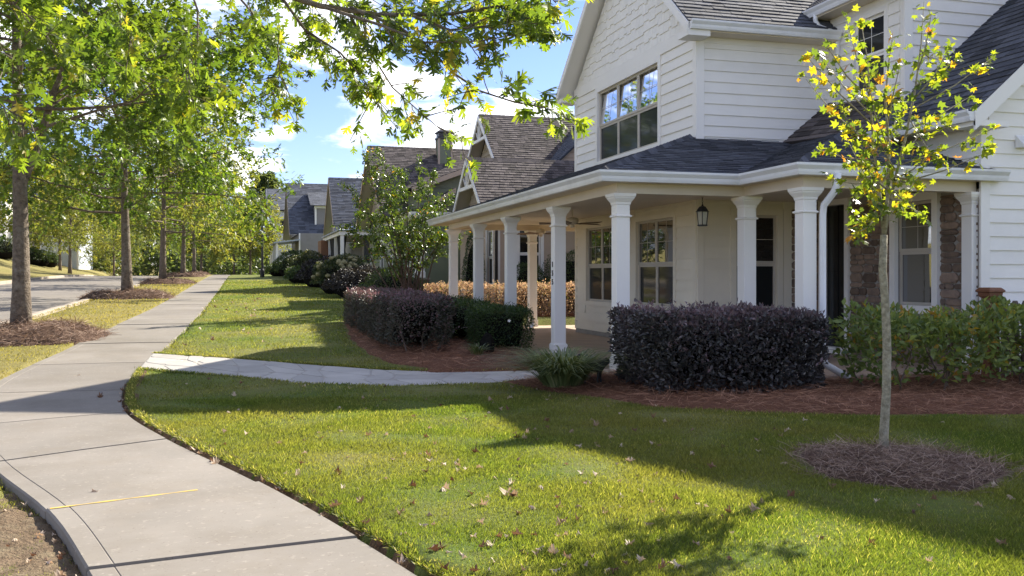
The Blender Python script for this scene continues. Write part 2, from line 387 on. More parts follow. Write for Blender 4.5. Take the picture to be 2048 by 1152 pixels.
M['shrub_d'] = leaf_mat('dark_shrub_leaf', [(0, (.016, .014, .016)), (.6, (.03, .026, .028)), (1, (.06, .05, .04))], .2)
M['hydra'] = leaf_mat('hydrangea_leaf', [(0, (.03, .05, .02)), (.6, (.06, .085, .025)), (1, (.24, .22, .10))], .3)
M['liriope'] = leaf_mat('liriope_blade', [(0, (.08, .12, .045)), (.6, (.17, .22, .085)), (1, (.34, .35, .19))], .35, rough=.4)
M['straw'] = leaf_mat('pine_straw', [(0, (.17, .085, .05)), (.5, (.34, .175, .105)), (1, (.52, .30, .19))], .1, (1, .8, .6), rough=.7, spec=.2)
M['straw_grey'] = leaf_mat('old_pine_straw', [(0, (.10, .06, .045)), (.5, (.24, .155, .11)), (1, (.46, .35, .27))], .1, (1, .8, .6), rough=.7, spec=.2)
M['straw_bed'] = mat('straw_bed', (.22, .105, .062), (.10, .048, .03), 30, .9, .9, 90, .03, sx=(1, .5, 1), spec=.1)
M['straw_bed_grey'] = mat('old_straw_bed', (.15, .095, .07), (.07, .045, .034), 30, .9, .9, 90, .03, sx=(1, .5, 1), spec=.1)
M['fallen'] = obj_leaf_mat('fallen_leaf', [(0, (.10, .05, .03)), (.3, (.24, .14, .085)), (.6, (.46, .36, .26)), (1, (.60, .50, .40))], trans=.2, tcol=(1.3, 1.0, .7), rough=.6, spec=.25)
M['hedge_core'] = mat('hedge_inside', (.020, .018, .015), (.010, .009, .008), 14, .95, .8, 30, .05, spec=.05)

def grass_material(name, blades):
    m, t, b, o = new_mat(name)
    big = ramp(t, noise_n(t, .38, 4, .6), [(.40, (0, 0, 0)), (.62, (1, 1, 1))])
    mid = ramp(t, noise_n(t, 2.2, 4, .6), [(.35, (0, 0, 0)), (.66, (1, 1, 1))])
    lush, dry = (.096, .142, .030), (.24, .207, .084)
    col = mixrgb(t, math_n(t, 'MULTIPLY', big, .62), lush, dry)
    col = mixrgb(t, math_n(t, 'MULTIPLY', mid, .40), col, (.155, .18, .05))
    # the verge beside the road and the far corner are drier turf
    g = N(t, 'ShaderNodeNewGeometry'); sp = N(t, 'ShaderNodeSeparateXYZ'); t.links.new(g.outputs['Position'], sp.inputs[0])
    verge = N(t, 'ShaderNodeMapRange', interpolation_type='SMOOTHSTEP'); t.links.new(sp.outputs[0], verge.inputs[0])
    verge.inputs[1].default_value = -1.2; verge.inputs[2].default_value = -2.6
    col = mixrgb(t, math_n(t, 'MULTIPLY', verge.outputs[0], .6), col, (.28, .22, .09))
    if blades:
        at = N(t, 'ShaderNodeAttribute', attribute_name='tone')
        col = mixrgb(t, ramp(t, at.outputs['Fac'], [(.74, (0, 0, 0)), (1.0, (1, 1, 1))]), col, (.38, .335, .16))
        k = math_n(t, 'MULTIPLY_ADD', at.outputs['Fac'], .9, .55); cc = N(t, 'ShaderNodeCombineXYZ')
        for i in range(3): t.links.new(k, cc.inputs[i])
        col = mixrgb(t, 1.0, col, cc.outputs[0], 'MULTIPLY')
        t.links.new(col, b.inputs['Base Color']); b.inputs['Roughness'].default_value = .5; b.inputs['Specular IOR Level'].default_value = .3
        tr = N(t, 'ShaderNodeBsdfTranslucent'); t.links.new(mixrgb(t, 1.0, col, (1.85, 1.75, .6), 'MULTIPLY'), tr.inputs['Color'])
        mx = N(t, 'ShaderNodeMixShader'); mx.inputs[0].default_value = .56
        t.links.new(b.outputs[0], mx.inputs[1]); t.links.new(tr.outputs[0], mx.inputs[2]); t.links.new(mx.outputs[0], o.inputs['Surface'])
    else:
        soil = ramp(t, noise_n(t, 7, 5, .65), [(.42, (0, 0, 0)), (.62, (1, 1, 1))])
        col = mixrgb(t, math_n(t, 'MULTIPLY', soil, .35), col, (.13, .10, .045))
        t.links.new(col, b.inputs['Base Color']); b.inputs['Roughness'].default_value = .95; b.inputs['Specular IOR Level'].default_value = .1
        bump(t, b, noise_n(t, 30, 5, .7), .8, .04)
    return m
M['turf'] = grass_material('turf', False)
M['blade'] = grass_material('grass_blade', True)

# ------------------------------------------------------------------ terrain
_py = [-400, -40, 0, 12, 15, 20, 38, 56, 76, 88, 97, 115, 150, 250, 1500]
_pz = [-1.0, -.3, 0, 0, .08, .26, .62, 1.0, 1.40, 1.52, 1.50, .9, -.6, -2.0, -3.0]
_ty = np.arange(-400, 1500, 1.0); _tz = np.interp(_ty, _py, _pz)
_k = np.exp(-0.5 * (np.arange(-9, 10) / 3.0) ** 2); _k /= _k.sum()
_tz = np.convolve(np.pad(_tz, 9, mode='edge'), _k, mode='valid')
_o = np.interp(0, _ty, _tz)
def ss(a, b, x):
    t = np.clip((np.asarray(x, float) - a) / (b - a), 0, 1); return t * t * (3 - 2 * t)
def terr(x, y):
    x = np.asarray(x, float); y = np.asarray(y, float)
    lf = ss(-13.5, -18, x); y = y * (1 - lf) + np.minimum(y, 90) * lf
    z = np.interp(y - 5 * ss(2, 6, x), _ty, _tz) - _o
    z = z + .07 * ss(.6, 4.6, x)
    z = z + 2.6 * ss(-14.5, -28, x) * ss(10, 50, y) + .12 * ss(-13.3, -15, x)
    return z
def tz(x, y): return float(terr(x, y))
def in_poly(x, y, poly):
    x = np.asarray(x, float); y = np.asarray(y, float); r = np.zeros(x.shape, bool); n = len(poly)
    for i in range(n):
        x0, y0 = poly[i]; x1, y1 = poly[(i + 1) % n]
        if y0 == y1: continue
        c = ((y0 > y) != (y1 > y)) & (x < (x1 - x0) * (y - y0) / (y1 - y0) + x0); r ^= c
    return r

# sidewalk: joints as (left x, left y, right x, right y)
JOINTS = [(.42, -2.2, 1.85, -2.2), (.40, -.7, 1.80, -.7), (.25, .8, 1.65, .8), (0, 2.3, 1.4, 2.3), (-.35, 3.75, 1.05, 3.85), (-.75, 5.19, .64, 5.40),
          (-1.19, 6.58, .134, 7.02), (-1.93, 8.35, -.638, 9.12), (-2.58, 10.35, -1.18, 10.9), (-3.02, 12.85, -1.42, 12.75),
          (-3.12, 14.4, -1.46, 14.4), (-3.08, 15.9, -1.42, 15.9), (-2.98, 17.5, -1.32, 17.5)]
_ly = [17.5, 21.5, 30, 40, 80, 130]; _lx = [-2.98, -2.84, -2.6, -2.5, -2.3, -2.2]
_ry = [17.5, 21, 26, 40, 80, 130]; _rx = [-1.32, -1.2, -1.1, -1.0, -.9, -.8]
yy = 19.05
while yy < 112:
    JOINTS.append((float(np.interp(yy, _ly, _lx)), yy, float(np.interp(yy, _ry, _rx)), yy)); yy += 1.55
def crom(p, i, t):
    p0, p1, p2, p3 = (np.array(p[min(max(i + k, 0), len(p) - 1)]) for k in (-1, 0, 1, 2))
    return .5 * ((2 * p1) + (-p0 + p2) * t + (2 * p0 - 5 * p1 + 4 * p2 - p3) * t * t + (-p0 + 3 * p1 - 3 * p2 + p3) * t ** 3)
LJ = [(a, b) for a, b, c, d in JOINTS]; RJ = [(c, d) for a, b, c, d in JOINTS]
LE = [tuple(crom(LJ, i, t)) for i in range(len(LJ) - 1) for t in np.linspace(0, 1, 7)[:-1]] + [LJ[-1]]
RE = [tuple(crom(RJ, i, t)) for i in range(len(RJ) - 1) for t in np.linspace(0, 1, 7)[:-1]] + [RJ[-1]]
WALK = LE + RE[::-1]
PATH_U = [(-1.43, 17.1), (0, 15.95), (.9, 15.1), (2.34, 13.6), (3.2, 13.25), (4.1, 13.25), (4.93, 13.7)]
PATH_W = [(-1.45, 15.0), (0, 13.6), (.77, 12.75), (1.95, 11.98), (3.16, 11.8), (4.2, 12.35), (4.93, 12.7)]
PATH = PATH_W + PATH_U[::-1]
BED_R = [(3.2, 11.85), (3.45, 11.1), (3.75, 10.25), (4.12, 9.2), (4.9, 8.5), (5.77, 8.08), (7.43, 7.6), (10, 7.35), (13, 7.3), (13, 10.85), (7.05, 10.85), (7.05, 12.3), (5.0, 12.3), (4.2, 12.35)]
BED_L = [(4.93, 13.35), (4.1, 13.2), (3.2, 13.2), (2.6, 13.3), (2.2, 14.3), (2.02, 15.6), (2.02, 18.7), (2.3, 22.5), (2.7, 25.3), (3.6, 26.8), (9.5, 26.8), (9.5, 24.9), (4.93, 24.9)]
PORCH = [(4.93, 12.3), (7.0, 12.3), (7.0, 10.85), (9.9, 10.85), (9.9, 14.7), (7.5, 14.7), (7.5, 20.9), (10.5, 20.9), (10.5, 23.8), (4.93, 23.8)]
FLOOR = [(4.93, 12.3), (7.0, 12.3), (7.0, 10.85), (9.95, 10.85), (9.95, 14.85), (7.65, 14.85), (7.65, 20.75), (10.5, 20.75), (10.5, 23.8), (4.93, 23.8)]
SUNK = [(5.05, 12.42), (7.12, 12.42), (7.12, 10.97), (10.2, 10.97), (10.2, 15.2), (8, 15.2), (8, 20.5), (10.4, 20.5), (10.4, 23.7), (5.05, 23.7)]
MAPLE_AT = (4.77, 6.22)
ROAD_X = (-13.3, -5.45)
TREE_Y = [20.4, 38.4, 56.4, 74.6, 90.5]
RINGS = [(-4.1, y, 1.55) for y in TREE_Y]

xs = np.unique(np.round(np.concatenate([np.linspace(-900, -60, 24), np.arange(-60, -20, 2.), np.arange(-20, -3.6, .5), np.arange(-3.6, 8, .1), np.arange(8, 30, .6), np.arange(30, 60, 3.), np.linspace(60, 900, 24)]), 3))
ys = np.unique(np.round(np.concatenate([np.linspace(-300, -10, 14), np.arange(-10, 2.6, .6), np.arange(2.6, 20, .1), np.arange(20, 40, .3), np.arange(40, 130, 1.2), np.linspace(130, 1500, 36)]), 3))
GX, GY = np.meshgrid(xs, ys); gz = terr(GX, GY)
jit = .012 * np.sin(GX * 3.1 + 1.3 * np.sin(GY * 2.3)) * np.sin(GY * 2.7 + GX) 
near = (np.hypot(GX, GY) < 40)
gz = gz + jit * near
RX_ = [(x + .06 * float(ss(16, 13, y)) * float(ss(2, 4, y)), y) for x, y in RE]; WALKX = LE + RX_[::-1]     # a groove is cut between walk and lawn
inwalk = in_poly(GX, GY, WALKX) | in_poly(GX, GY, PATH)
gz = np.where(inwalk, gz - .16, gz)
gz = np.where(in_poly(GX, GY, SUNK), -.35, gz)
LIFT = lambda x, y: .03 * ss(-1.2, .6, x) * ss(30, 22, y)
gz = np.where(~inwalk & near & (GX > -1.6), gz + LIFT(GX, GY), gz)
# worn, sunken soil beside the walk, left of the nearest slabs
gz = np.where(~inwalk & (GX < -.3) & (GX > -4) & (GY < 8.2), gz - .085 * ss(9.0, 6.5, GY), gz)
gz = np.where((GX > ROAD_X[0]) & (GX < ROAD_X[1]) & (GY < 140), gz - .32, gz)
V = np.stack([GX.ravel(), GY.ravel(), gz.ravel()], 1)
nx, ny = len(xs), len(ys); idx = np.arange(nx * ny).reshape(ny, nx)
Fq = np.stack([idx[:-1, :-1], idx[:-1, 1:], idx[1:, 1:], idx[1:, :-1]], -1).reshape(-1, 4)
ground = link('ground', tri_mesh('ground', V, Fq, smooth=True), M['turf']); tag(ground, 'lawn and gently rising ground', None, None, 'structure'); del ground['label']

# road and kerbs
ry = np.concatenate([np.arange(-40, 130, 2.0)])
def strip(name, x0, x1, dz, m, n=9, crown=0.0):
    cx = np.linspace(x0, x1, n); X, Y = np.meshgrid(cx, ry)
    t = (X - x0) / (x1 - x0); Z = terr(X, Y) * 0 + terr(-5.0 + 0 * X, Y) + dz + crown * 4 * t * (1 - t)
    k = np.arange(X.size).reshape(X.shape)
    F = np.stack([k[:-1, :-1], k[:-1, 1:], k[1:, 1:], k[1:, :-1]], -1).reshape(-1, 4)
    return link(name, tri_mesh(name, np.stack([X.ravel(), Y.ravel(), Z.ravel()], 1), F, smooth=True), m)
tag(strip('road', ROAD_X[0] - .02, ROAD_X[1] + .02, -.14, M['asphalt'], crown=.06), kind='structure')
for nm, x0, x1, sgn in (('kerb_right', -5.47, -5.27, 1), ('kerb_left', -13.5, -13.28, -1)):
    mb = MB(); pf = [(x0, -.30), (x1, -.30), (x1, .012), (x1 - .02, .022), (x0 + .02, .022), (x0, -.0)]
    rows = [[(x, y, float(terr(-5.0, y)) + dz) for x, dz in pf] for y in ry]
    n = len(pf); pts = [p for r_ in rows for p in r_]
    mb.add(pts, [(i * n + k, i * n + (k + 1) % n, (i + 1) * n + (k + 1) % n, (i + 1) * n + k) for i in range(len(rows) - 1) for k in range(n)])
    # gutter pan on the road side
    gx0, gx1 = (x0 - .45, x0) if sgn > 0 else (x1, x1 + .45)
    rows = [[(x, y, float(terr(-5.0, y)) - .128 + (0 if x in (x0, x1) else .008)) for x in (gx0, gx1)] for y in ry]
    pts = [p for r_ in rows for p in r_]
    mb.add(pts, [(2 * i, 2 * i + 1, 2 * i + 3, 2 * i + 2) for i in range(len(rows) - 1)])
    tag(mb.build(nm, M['kerb']), kind='structure')

# sidewalk slabs with recessed joints
mb = MB()
for i in range(len(LE) - 1):
    mb.add([(LE[i][0] + .05, LE[i][1], tz(*LE[i]) - .10), (RE[i][0] - .05, RE[i][1], tz(*RE[i]) - .10), (RE[i + 1][0] - .05, RE[i + 1][1], tz(*RE[i + 1]) - .10), (LE[i + 1][0] + .05, LE[i + 1][1], tz(*LE[i + 1]) - .10)], [(0, 1, 2, 3)])
walk = tag(mb.build('sidewalk', M['soil']), kind='structure')
random.seed(11)
for i in range(len(JOINTS) - 1):
    g = .009; nseg = 6; mb = MB(); dz = random.uniform(-.006, .006)
    if i == 5: dz = .012
    ins, tops, bots = [], [], []
    ts = np.linspace(0, 1, nseg + 1)
    L_ = [crom(LJ, i, t) for t in ts]; R_ = [crom(RJ, i, t) for t in ts]
    dl = L_[1] - L_[0]; L_[0] = L_[0] + dl / np.linalg.norm(dl) * g; dr = R_[1] - R_[0]; R_[0] = R_[0] + dr / np.linalg.norm(dr) * g
    dl = L_[-1] - L_[-2]; L_[-1] = L_[-1] - dl / np.linalg.norm(dl) * g; dr = R_[-1] - R_[-2]; R_[-1] = R_[-1] - dr / np.linalg.norm(dr) * g
    b = .012
    prof = []   # cross-section points from left bottom over the top to right bottom, tooled edge strip included
    for l, r in zip(L_, R_):
        w = r - l; wl = np.linalg.norm(w); e = w / wl
        row = []
        for f, z in ((0, -.13), (0, -b), (b, 0), (.125, 0), (.130, -.004), (.135, 0), (wl * .5, .003), (wl - b, 0), (wl, -b), (wl, -.13)):
            q = l + e * f; row.append((q[0], q[1], tz(q[0], q[1]) + z + dz))
        prof.append(row)
    n = len(prof[0]); pts = [p for r_ in prof for p in r_]
    fs = [(a * n + k, a * n + k + 1, (a + 1) * n + k + 1, (a + 1) * n + k) for a in range(nseg) for k in range(n - 1)]
    fs += [tuple(range(n - 1, -1, -1)), tuple(nseg * n + k for k in range(n))]
    mb.add(pts, fs); mb.build('slab', M['concrete'], walk)
l, r = np.array(LJ[6]), np.array(RJ[6]); e = (r - l) / np.linalg.norm(r - l); nn = np.array([-e[1], e[0]])
mb = MB(); ks = np.linspace(.0, .92, 24); pts = []
for k in ks:
    w = .011 + .006 * math.sin(k * 23) * (1 if k < .8 else .5); c = l + e * (k + .02) - nn * .045
    for s_ in (-1, 1): q = c + nn * w * s_; pts.append((q[0], q[1], tz(q[0], q[1]) + .016))
mb.add(pts, [(2 * i, 2 * i + 1, 2 * i + 3, 2 * i + 2) for i in range(len(ks) - 1)]); mb.build('paint_line', M['yellow'], walk)

# soil: the groove along the lawn edge and a worn patch beside the nearest slabs
mb = MB(); pts = []
sel = [i for i in range(len(RE)) if 1.5 < RE[i][1] < 15]
for i in sel:
    (x, y), (x2, _) = RE[i], RX_[i]
    pts += [(x - .02, y, tz(x, y) - .055), (x + (x2 - x) * .5, y, tz(x, y) - .06 + .01 * math.sin(y * 31)), (x2 + .03 + .012 * math.sin(y * 17), y, tz(x, y) + .012), (x2 + .13, y, tz(x, y) + float(LIFT(x2, y)) + .004)]
mb.add(pts, [(4 * k + j, 4 * k + 1 + j, 4 * k + 5 + j, 4 * k + 4 + j) for k in range(len(sel) - 1) for j in (0, 1, 2)])
tag(mb.build('soil_groove', M['soil'], smooth=True), kind='structure')
gx = np.arange(-2.4, .2, .06); gy = np.arange(2.6, 7.4, .06); X, Y = np.meshgrid(gx, gy)
lim = np.interp(Y, [q[1] for q in LE[:60]], [q[0] for q in LE[:60]])
dd = np.minimum(lim + .03 - X, .55 + .25 * np.sin(Y * 2.3) + .12 * np.sin(Y * 7 + 1) - (lim - X)) * ss(7.1, 6.2, Y)
Z = terr(X, Y) - .085 * ss(9.0, 6.5, Y) + np.clip(dd, -.05, .03) + .010 * np.sin(X * 23 + 3 * np.sin(Y * 11)) * np.sin(Y * 19)
k = np.arange(X.size).reshape(X.shape); Fq = np.stack([k[:-1, :-1], k[:-1, 1:], k[1:, 1:], k[1:, :-1]], -1).reshape(-1, 4); keep = (dd.ravel()[Fq] > -.05).all(axis=1)
tag(link('bare_soil', tri_mesh('bare_soil', np.stack([X.ravel(), Y.ravel(), Z.ravel()], 1), Fq[keep], smooth=True), M['dirt']), kind='structure')

# flagstone path
def along(poly, t):
    p = np.array(poly, float); d = np.concatenate([[0], np.cumsum(np.linalg.norm(np.diff(p, axis=0), axis=1))]); d /= d[-1]
    return np.array([np.interp(t, d, p[:, 0]), np.interp(t, d, p[:, 1])])
ts = np.linspace(0, 1, 29); mb = MB(); pts = []
for t in ts:
    for q in (along(PATH_W, t), along(PATH_U, t)): pts.append((q[0], q[1], tz(q[0], q[1]) + .001))
mb.add(pts, [(2 * i, 2 * i + 1, 2 * i + 3, 2 * i + 2) for i in range(len(ts) - 1)])
path = tag(mb.build('stone_path', M['mortar']), kind='structure')
random.seed(5); NS, NT = 13, 3
gp = [[(i / NS + (random.uniform(-.028, .028) if 0 < i < NS else 0), j / NT + (random.uniform(-.12, .12) if 0 < j < NT else random.uniform(-.02, .02))) for j in range(NT + 1)] for i in range(NS + 1)]
for i in range(NS):
    for j in range(NT):
        q = [gp[i][j], gp[i + 1][j], gp[i + 1][j + 1], gp[i][j + 1]]
        pt = []
        for (s_, t_) in q:
            a, b = along(PATH_W, min(max(s_, 0), 1)), along(PATH_U, min(max(s_, 0), 1)); pt.append(a + (b - a) * t_)
        c = sum(pt) / 4; pt = [c + (p - c) * (1 - .016 / max(np.linalg.norm(p - c), .05)) for p in pt]
        # knock the corners off so that each stone is an irregular six- to eight-sided piece
        out = []
        for k in range(4):
            p0, p1, p2 = pt[k - 1], pt[k], pt[(k + 1) % 4]; f = random.uniform(.04, .22)
            out += [p1 + (p0 - p1) * f, p1 + (p2 - p1) * random.uniform(.04, .2)]
        h = .007 + random.uniform(0, .005); n = len(out)
        mb = MB(); inner = [c + (p - c) * .96 for p in out]
        mb.add([(p[0], p[1], tz(*p) - .02) for p in out] + [(p[0], p[1], tz(*p) + h - .004) for p in out] + [(p[0], p[1], tz(*p) + h) for p in inner],
               [(k, (k + 1) % n, n + (k + 1) % n, n + k) for k in range(n)] + [(n + k, n + (k + 1) % n, 2 * n + (k + 1) % n, 2 * n + k) for k in range(n)] + [tuple(2 * n + k for k in range(n))])
        mb.build('flagstone', M['flag'], path)

# pine straw beds: a mounded sheet and loose needles on it
def edge_dist(x, y, poly):
    d = np.full(x.shape, 1e9); p = np.array(poly, float)
    for i in range(len(p)):
        a, b = p[i], p[(i + 1) % len(p)]; ab = b - a; L2 = (ab ** 2).sum()
        t = np.clip(((x - a[0]) * ab[0] + (y - a[1]) * ab[1]) / max(L2, 1e-9), 0, 1)
        d = np.minimum(d, np.hypot(x - a[0] - t * ab[0], y - a[1] - t * ab[1]))
    return d
def lumps(x, y): return .5 + .25 * np.sin(2.3 * x + 1.7 * np.sin(1.9 * y)) + .25 * np.sin(3.1 * y + 2.2 * np.sin(1.3 * x) + 1)
def straw(name, poly, label, needles, height, m_bed, m_st, step=.1, ln=(.10, .24), flat=.35, wd=.0035):
    p = np.array(poly); gx = np.arange(p[:, 0].min() - step, p[:, 0].max() + 2 * step, step); gy = np.arange(p[:, 1].min() - step, p[:, 1].max() + 2 * step, step)
    X, Y = np.meshgrid(gx, gy); ins = in_poly(X, Y, poly); D = edge_dist(X, Y, poly)
    D = np.where(ins, D, -D)
    def hh(x, y, d): return height * ss(0, .55, d) * (.55 + .6 * lumps(x * 2, y * 2)) + .045 * ss(-.02, .12, d)
    Z = terr(X, Y) + np.where(D > -step * 1.5, hh(X, Y, D), -.05) + np.where(D < 0, -.05, 0)
    k = np.arange(X.size).reshape(X.shape); Fq = np.stack([k[:-1, :-1], k[:-1, 1:], k[1:, 1:], k[1:, :-1]], -1).reshape(-1, 4)
    keep = (D.ravel()[Fq] > -step * 1.2).all(axis=1)
    # needles
    bx = RNG.uniform(p[:, 0].min() - .06, p[:, 0].max() + .06, needles * 3); by = RNG.uniform(p[:, 1].min() - .06, p[:, 1].max() + .06, needles * 3)
    i2 = in_poly(bx, by, poly); dd = edge_dist(bx, by, poly); dd = np.where(i2, dd, -dd); ok = dd > -.05
    bx, by, dd = bx[ok][:needles], by[ok][:needles], dd[ok][:needles]; n = len(bx)
    az = RNG.uniform(0, 2 * math.pi, n); el = RNG.normal(.06, flat * .5, n)
    ax = np.stack([np.cos(az) * np.cos(el), np.sin(az) * np.cos(el), np.sin(el)], 1)
    up = np.tile([0, 0, 1.], (n, 1)) + RNG.normal(0, .5, (n, 3))
    pos = np.stack([bx, by, terr(bx, by) + hh(bx, by, dd) + RNG.uniform(.0, .03, n)], 1)
    tm = ([(-.5, 0, 0), (.5, 0, 0), (.5, .55, .06), (-.5, .55, .06), (.35, 1, .0), (-.35, 1, .0)], [(0, 1, 2), (0, 2, 3), (3, 2, 4), (3, 4, 5)])
    L = RNG.uniform(ln[0], ln[1], n); w = np.full(n, wd)
    V2, F2, tn = scatter(tm, pos, frames(ax, up), np.stack([w, L, L], 1))
    tone = np.repeat(RNG.uniform(0, 1, n), tn)
    me = tri_mesh(name, V2, F2, tone); o = link(name, me, m_st); tag(o, label, 'pine straw', None, 'stuff')
    b = link('straw_layer', tri_mesh('straw_layer', np.stack([X.ravel(), Y.ravel(), Z.ravel()], 1), Fq[keep], smooth=True), m_bed, o); b['kind'] = 'stuff'
    return o
straw('pine_straw_bed', BED_R, 'red-brown pine straw bed under the hedges right of the stone path', 15000, .05, M['straw_bed'], M['straw'])
straw('pine_straw_bed', BED_L, 'red-brown pine straw bed round the hedges left of the stone path', 8000, .05, M['straw_bed'], M['straw'], wd=.0045)
def circ(cx, cy, rx, ry, n=26, wob=.1, seed=1, rot=0):
    r_ = random.Random(seed); ph = [r_.uniform(0, 6.3) for _ in range(4)]; out = []
    for k in range(n):
        a = 2 * math.pi * k / n; f = 1 + wob * (math.sin(2 * a + ph[0]) + .6 * math.sin(3 * a + ph[1]) + .5 * math.sin(5 * a + ph[2]))
        x, y = rx * f * math.cos(a), ry * f * math.sin(a)
        out.append((cx + x * math.cos(rot) - y * math.sin(rot), cy + x * math.sin(rot) + y * math.cos(rot)))
    return out
MRING = circ(4.60, 5.84, .70, .86, seed=4, wob=.07, rot=-TH)
straw('pine_straw_ring', MRING, 'greyish pine straw ring round the young maple on the lawn', 5200, .045, M['straw_bed_grey'], M['straw_grey'], step=.05, ln=(.07, .2), flat=.6, wd=.0030)
ring_polys = []
names = ['closest to the camera', 'under the second oak along the sidewalk', 'under the third oak along the sidewalk', 'under the fourth oak along the sidewalk', 'under the farthest oak at the crest']
for k, (x, y, r_) in enumerate(RINGS):
    pl = circ(x + .1, y - .1, r_, r_ * .95, seed=20 + k, wob=.07); ring_polys.append(pl)
    straw('pine_straw_ring', pl, ('brown pine straw mound round the oak trunk ' if k == 0 else 'brown pine straw mound ') + names[k], [4200, 2600, 1200, 700, 500][k], .22, M['straw_bed_grey'], M['straw_grey'], step=.12, ln=(.1, .3), flat=.6, wd=[.007, .011, .016, .02, .024][k])

# ------------------------------------------------------------------ grass
def lawn_mask(x, y):
    ok = ~in_poly(x, y, WALKX) & ~in_poly(x, y, PATH) & ~in_poly(x, y, BED_R) & ~in_poly(x, y, BED_L) & ~in_poly(x, y, PORCH) & ~in_poly(x, y, MRING)
    ok &= (x > -5.25) & (x < 11.5) & ~((x > 4.9) & (y > 12.3) & (y < 24)) & ~((x > 9.8) & (y > 10.8)) & ~((x > 6.8) & (y > 24))
    for pl in ring_polys: ok &= ~in_poly(x, y, pl)
    return ok
def clumpy(x, y): return .5 + .5 * np.sin(1.7 * x + 2.1 * np.sin(1.1 * y)) * np.sin(1.9 * y + 1.7 * np.sin(.9 * x + 2))
def blades(n, dmin, dmax, power, width, height, seed):
    g = np.random.default_rng(seed)
    # denser towards the front of the lawn, sparser and broader further off
    q = g.uniform(0, 1, n); e = 2 - power
    d = (dmin ** e + q * (dmax ** e - dmin ** e)) ** (1 / e)
    u = g.uniform(-.66, .66, n)
    x = d * (u * CS + SN); y = d * (CS - u * SN)
    ok = lawn_mask(x, y)
    bare = (x < -.2) & (y < 8.5) & (g.uniform(0, 1, n) < .30 + .62 * clumpy(x * 1.7, y * 1.7))     # thin, worn turf by the kerb side
    ok &= ~bare; ok &= ~((x < -2.0) & (g.uniform(0, 1, n) < .35))
    x, y, d = x[ok], y[ok], d[ok]; n = len(x)
    z = terr(x, y) + np.where(x > -1.6, LIFT(x, y), 0) - np.where((x < -.3) & (y < 8.2), .085 * ss(9.0, 6.5, y), 0) - .004
    az = g.uniform(0, 2 * math.pi, n); lean = np.abs(g.normal(.45, .3, n))
    ax = np.stack([np.cos(az) * np.sin(lean), np.sin(az) * np.sin(lean), np.cos(lean)], 1)
    up = np.stack([np.cos(az + 1.6) , np.sin(az + 1.6), 0 * az], 1)
    h = height * g.uniform(.55, 1.3, n) * (.7 + .6 * clumpy(x * 2.3, y * 2.1)) * (1 + .02 * d); w = width * (d / 6) ** .85
    tm = ([(-.5, 0, 0), (.5, 0, 0), (.28, .6, .09), (0, 1, .3)], [(0, 1, 2), (0, 2, 3)])
    pos = np.stack([x, y, z], 1)
    tone = g.uniform(0, 1, n) * .8 + .2 * g.uniform(0, 1, n) * clumpy(x * .8 + 3, y * .8)
    V, F, tn = scatter(tm, pos, frames(ax, up), np.stack([w, h, h], 1))
    return V, F, np.repeat(tone, tn)
parts = [blades(430000, 4.3, 11, 1.55, .0034, .029, 3), blades(360000, 10, 60, 1.75, .0042, .030, 4)]
def fringe(line, n, out, seed, w=.005, h=.05):
    g = np.random.default_rng(seed); P0 = np.array(line); d = np.concatenate([[0], np.cumsum(np.linalg.norm(np.diff(P0, axis=0), axis=1))]); t = g.uniform(0, d[-1], n)
    x = np.interp(t, d, P0[:, 0]); y = np.interp(t, d, P0[:, 1]); e = .3; tx = np.interp(t + e, d, P0[:, 0]) - np.interp(t - e, d, P0[:, 0]); ty = np.interp(t + e, d, P0[:, 1]) - np.interp(t - e, d, P0[:, 1]); L = np.hypot(tx, ty)
    nx_, ny_ = ty / L * out, -tx / L * out; o = g.uniform(.0, .09, n); x = x + nx_ * o; y = y + ny_ * o
    keep = clumpy(x * 4, y * 4) + g.uniform(-.3, .3, n) > .25; x, y, nx_, ny_ = x[keep], y[keep], nx_[keep], ny_[keep]; n = len(x)
    ax = norm(np.stack([-nx_ * g.uniform(.2, 1.3, n) + g.normal(0, .4, n), -ny_ * g.uniform(.2, 1.3, n) + g.normal(0, .4, n), g.uniform(.4, 1.1, n)], 1))
    hh = h * g.uniform(.5, 1.3, n); tm = ([(-.5, 0, 0), (.5, 0, 0), (.28, .6, .05), (0, 1, -.15)], [(0, 1, 2), (0, 2, 3)])
    V, F, tn = scatter(tm, np.stack([x, y, terr(x, y) + .005], 1), frames(ax, rand_dirs(n)), np.stack([np.full(n, w), hh, hh], 1)); return V, F, np.repeat(g.uniform(0, 1, n), tn)
parts += [fringe([q for q in RX_ if 2 < q[1] < 15], 9000, 1, 7), fringe(PATH_W, 5000, 1, 9), fringe(PATH_U[::-1], 5000, 1, 10)]
offs = 0; VV, FF, TT = [], [], []
for v, f, t in parts: VV.append(v); FF.append(f + offs); TT.append(t); offs += len(v)
tag(link('grass', tri_mesh('grass', np.concatenate(VV), np.concatenate(FF), np.concatenate(TT)), M['blade']), 'short mown lawn grass beside the sidewalk', 'grass', None, 'stuff')

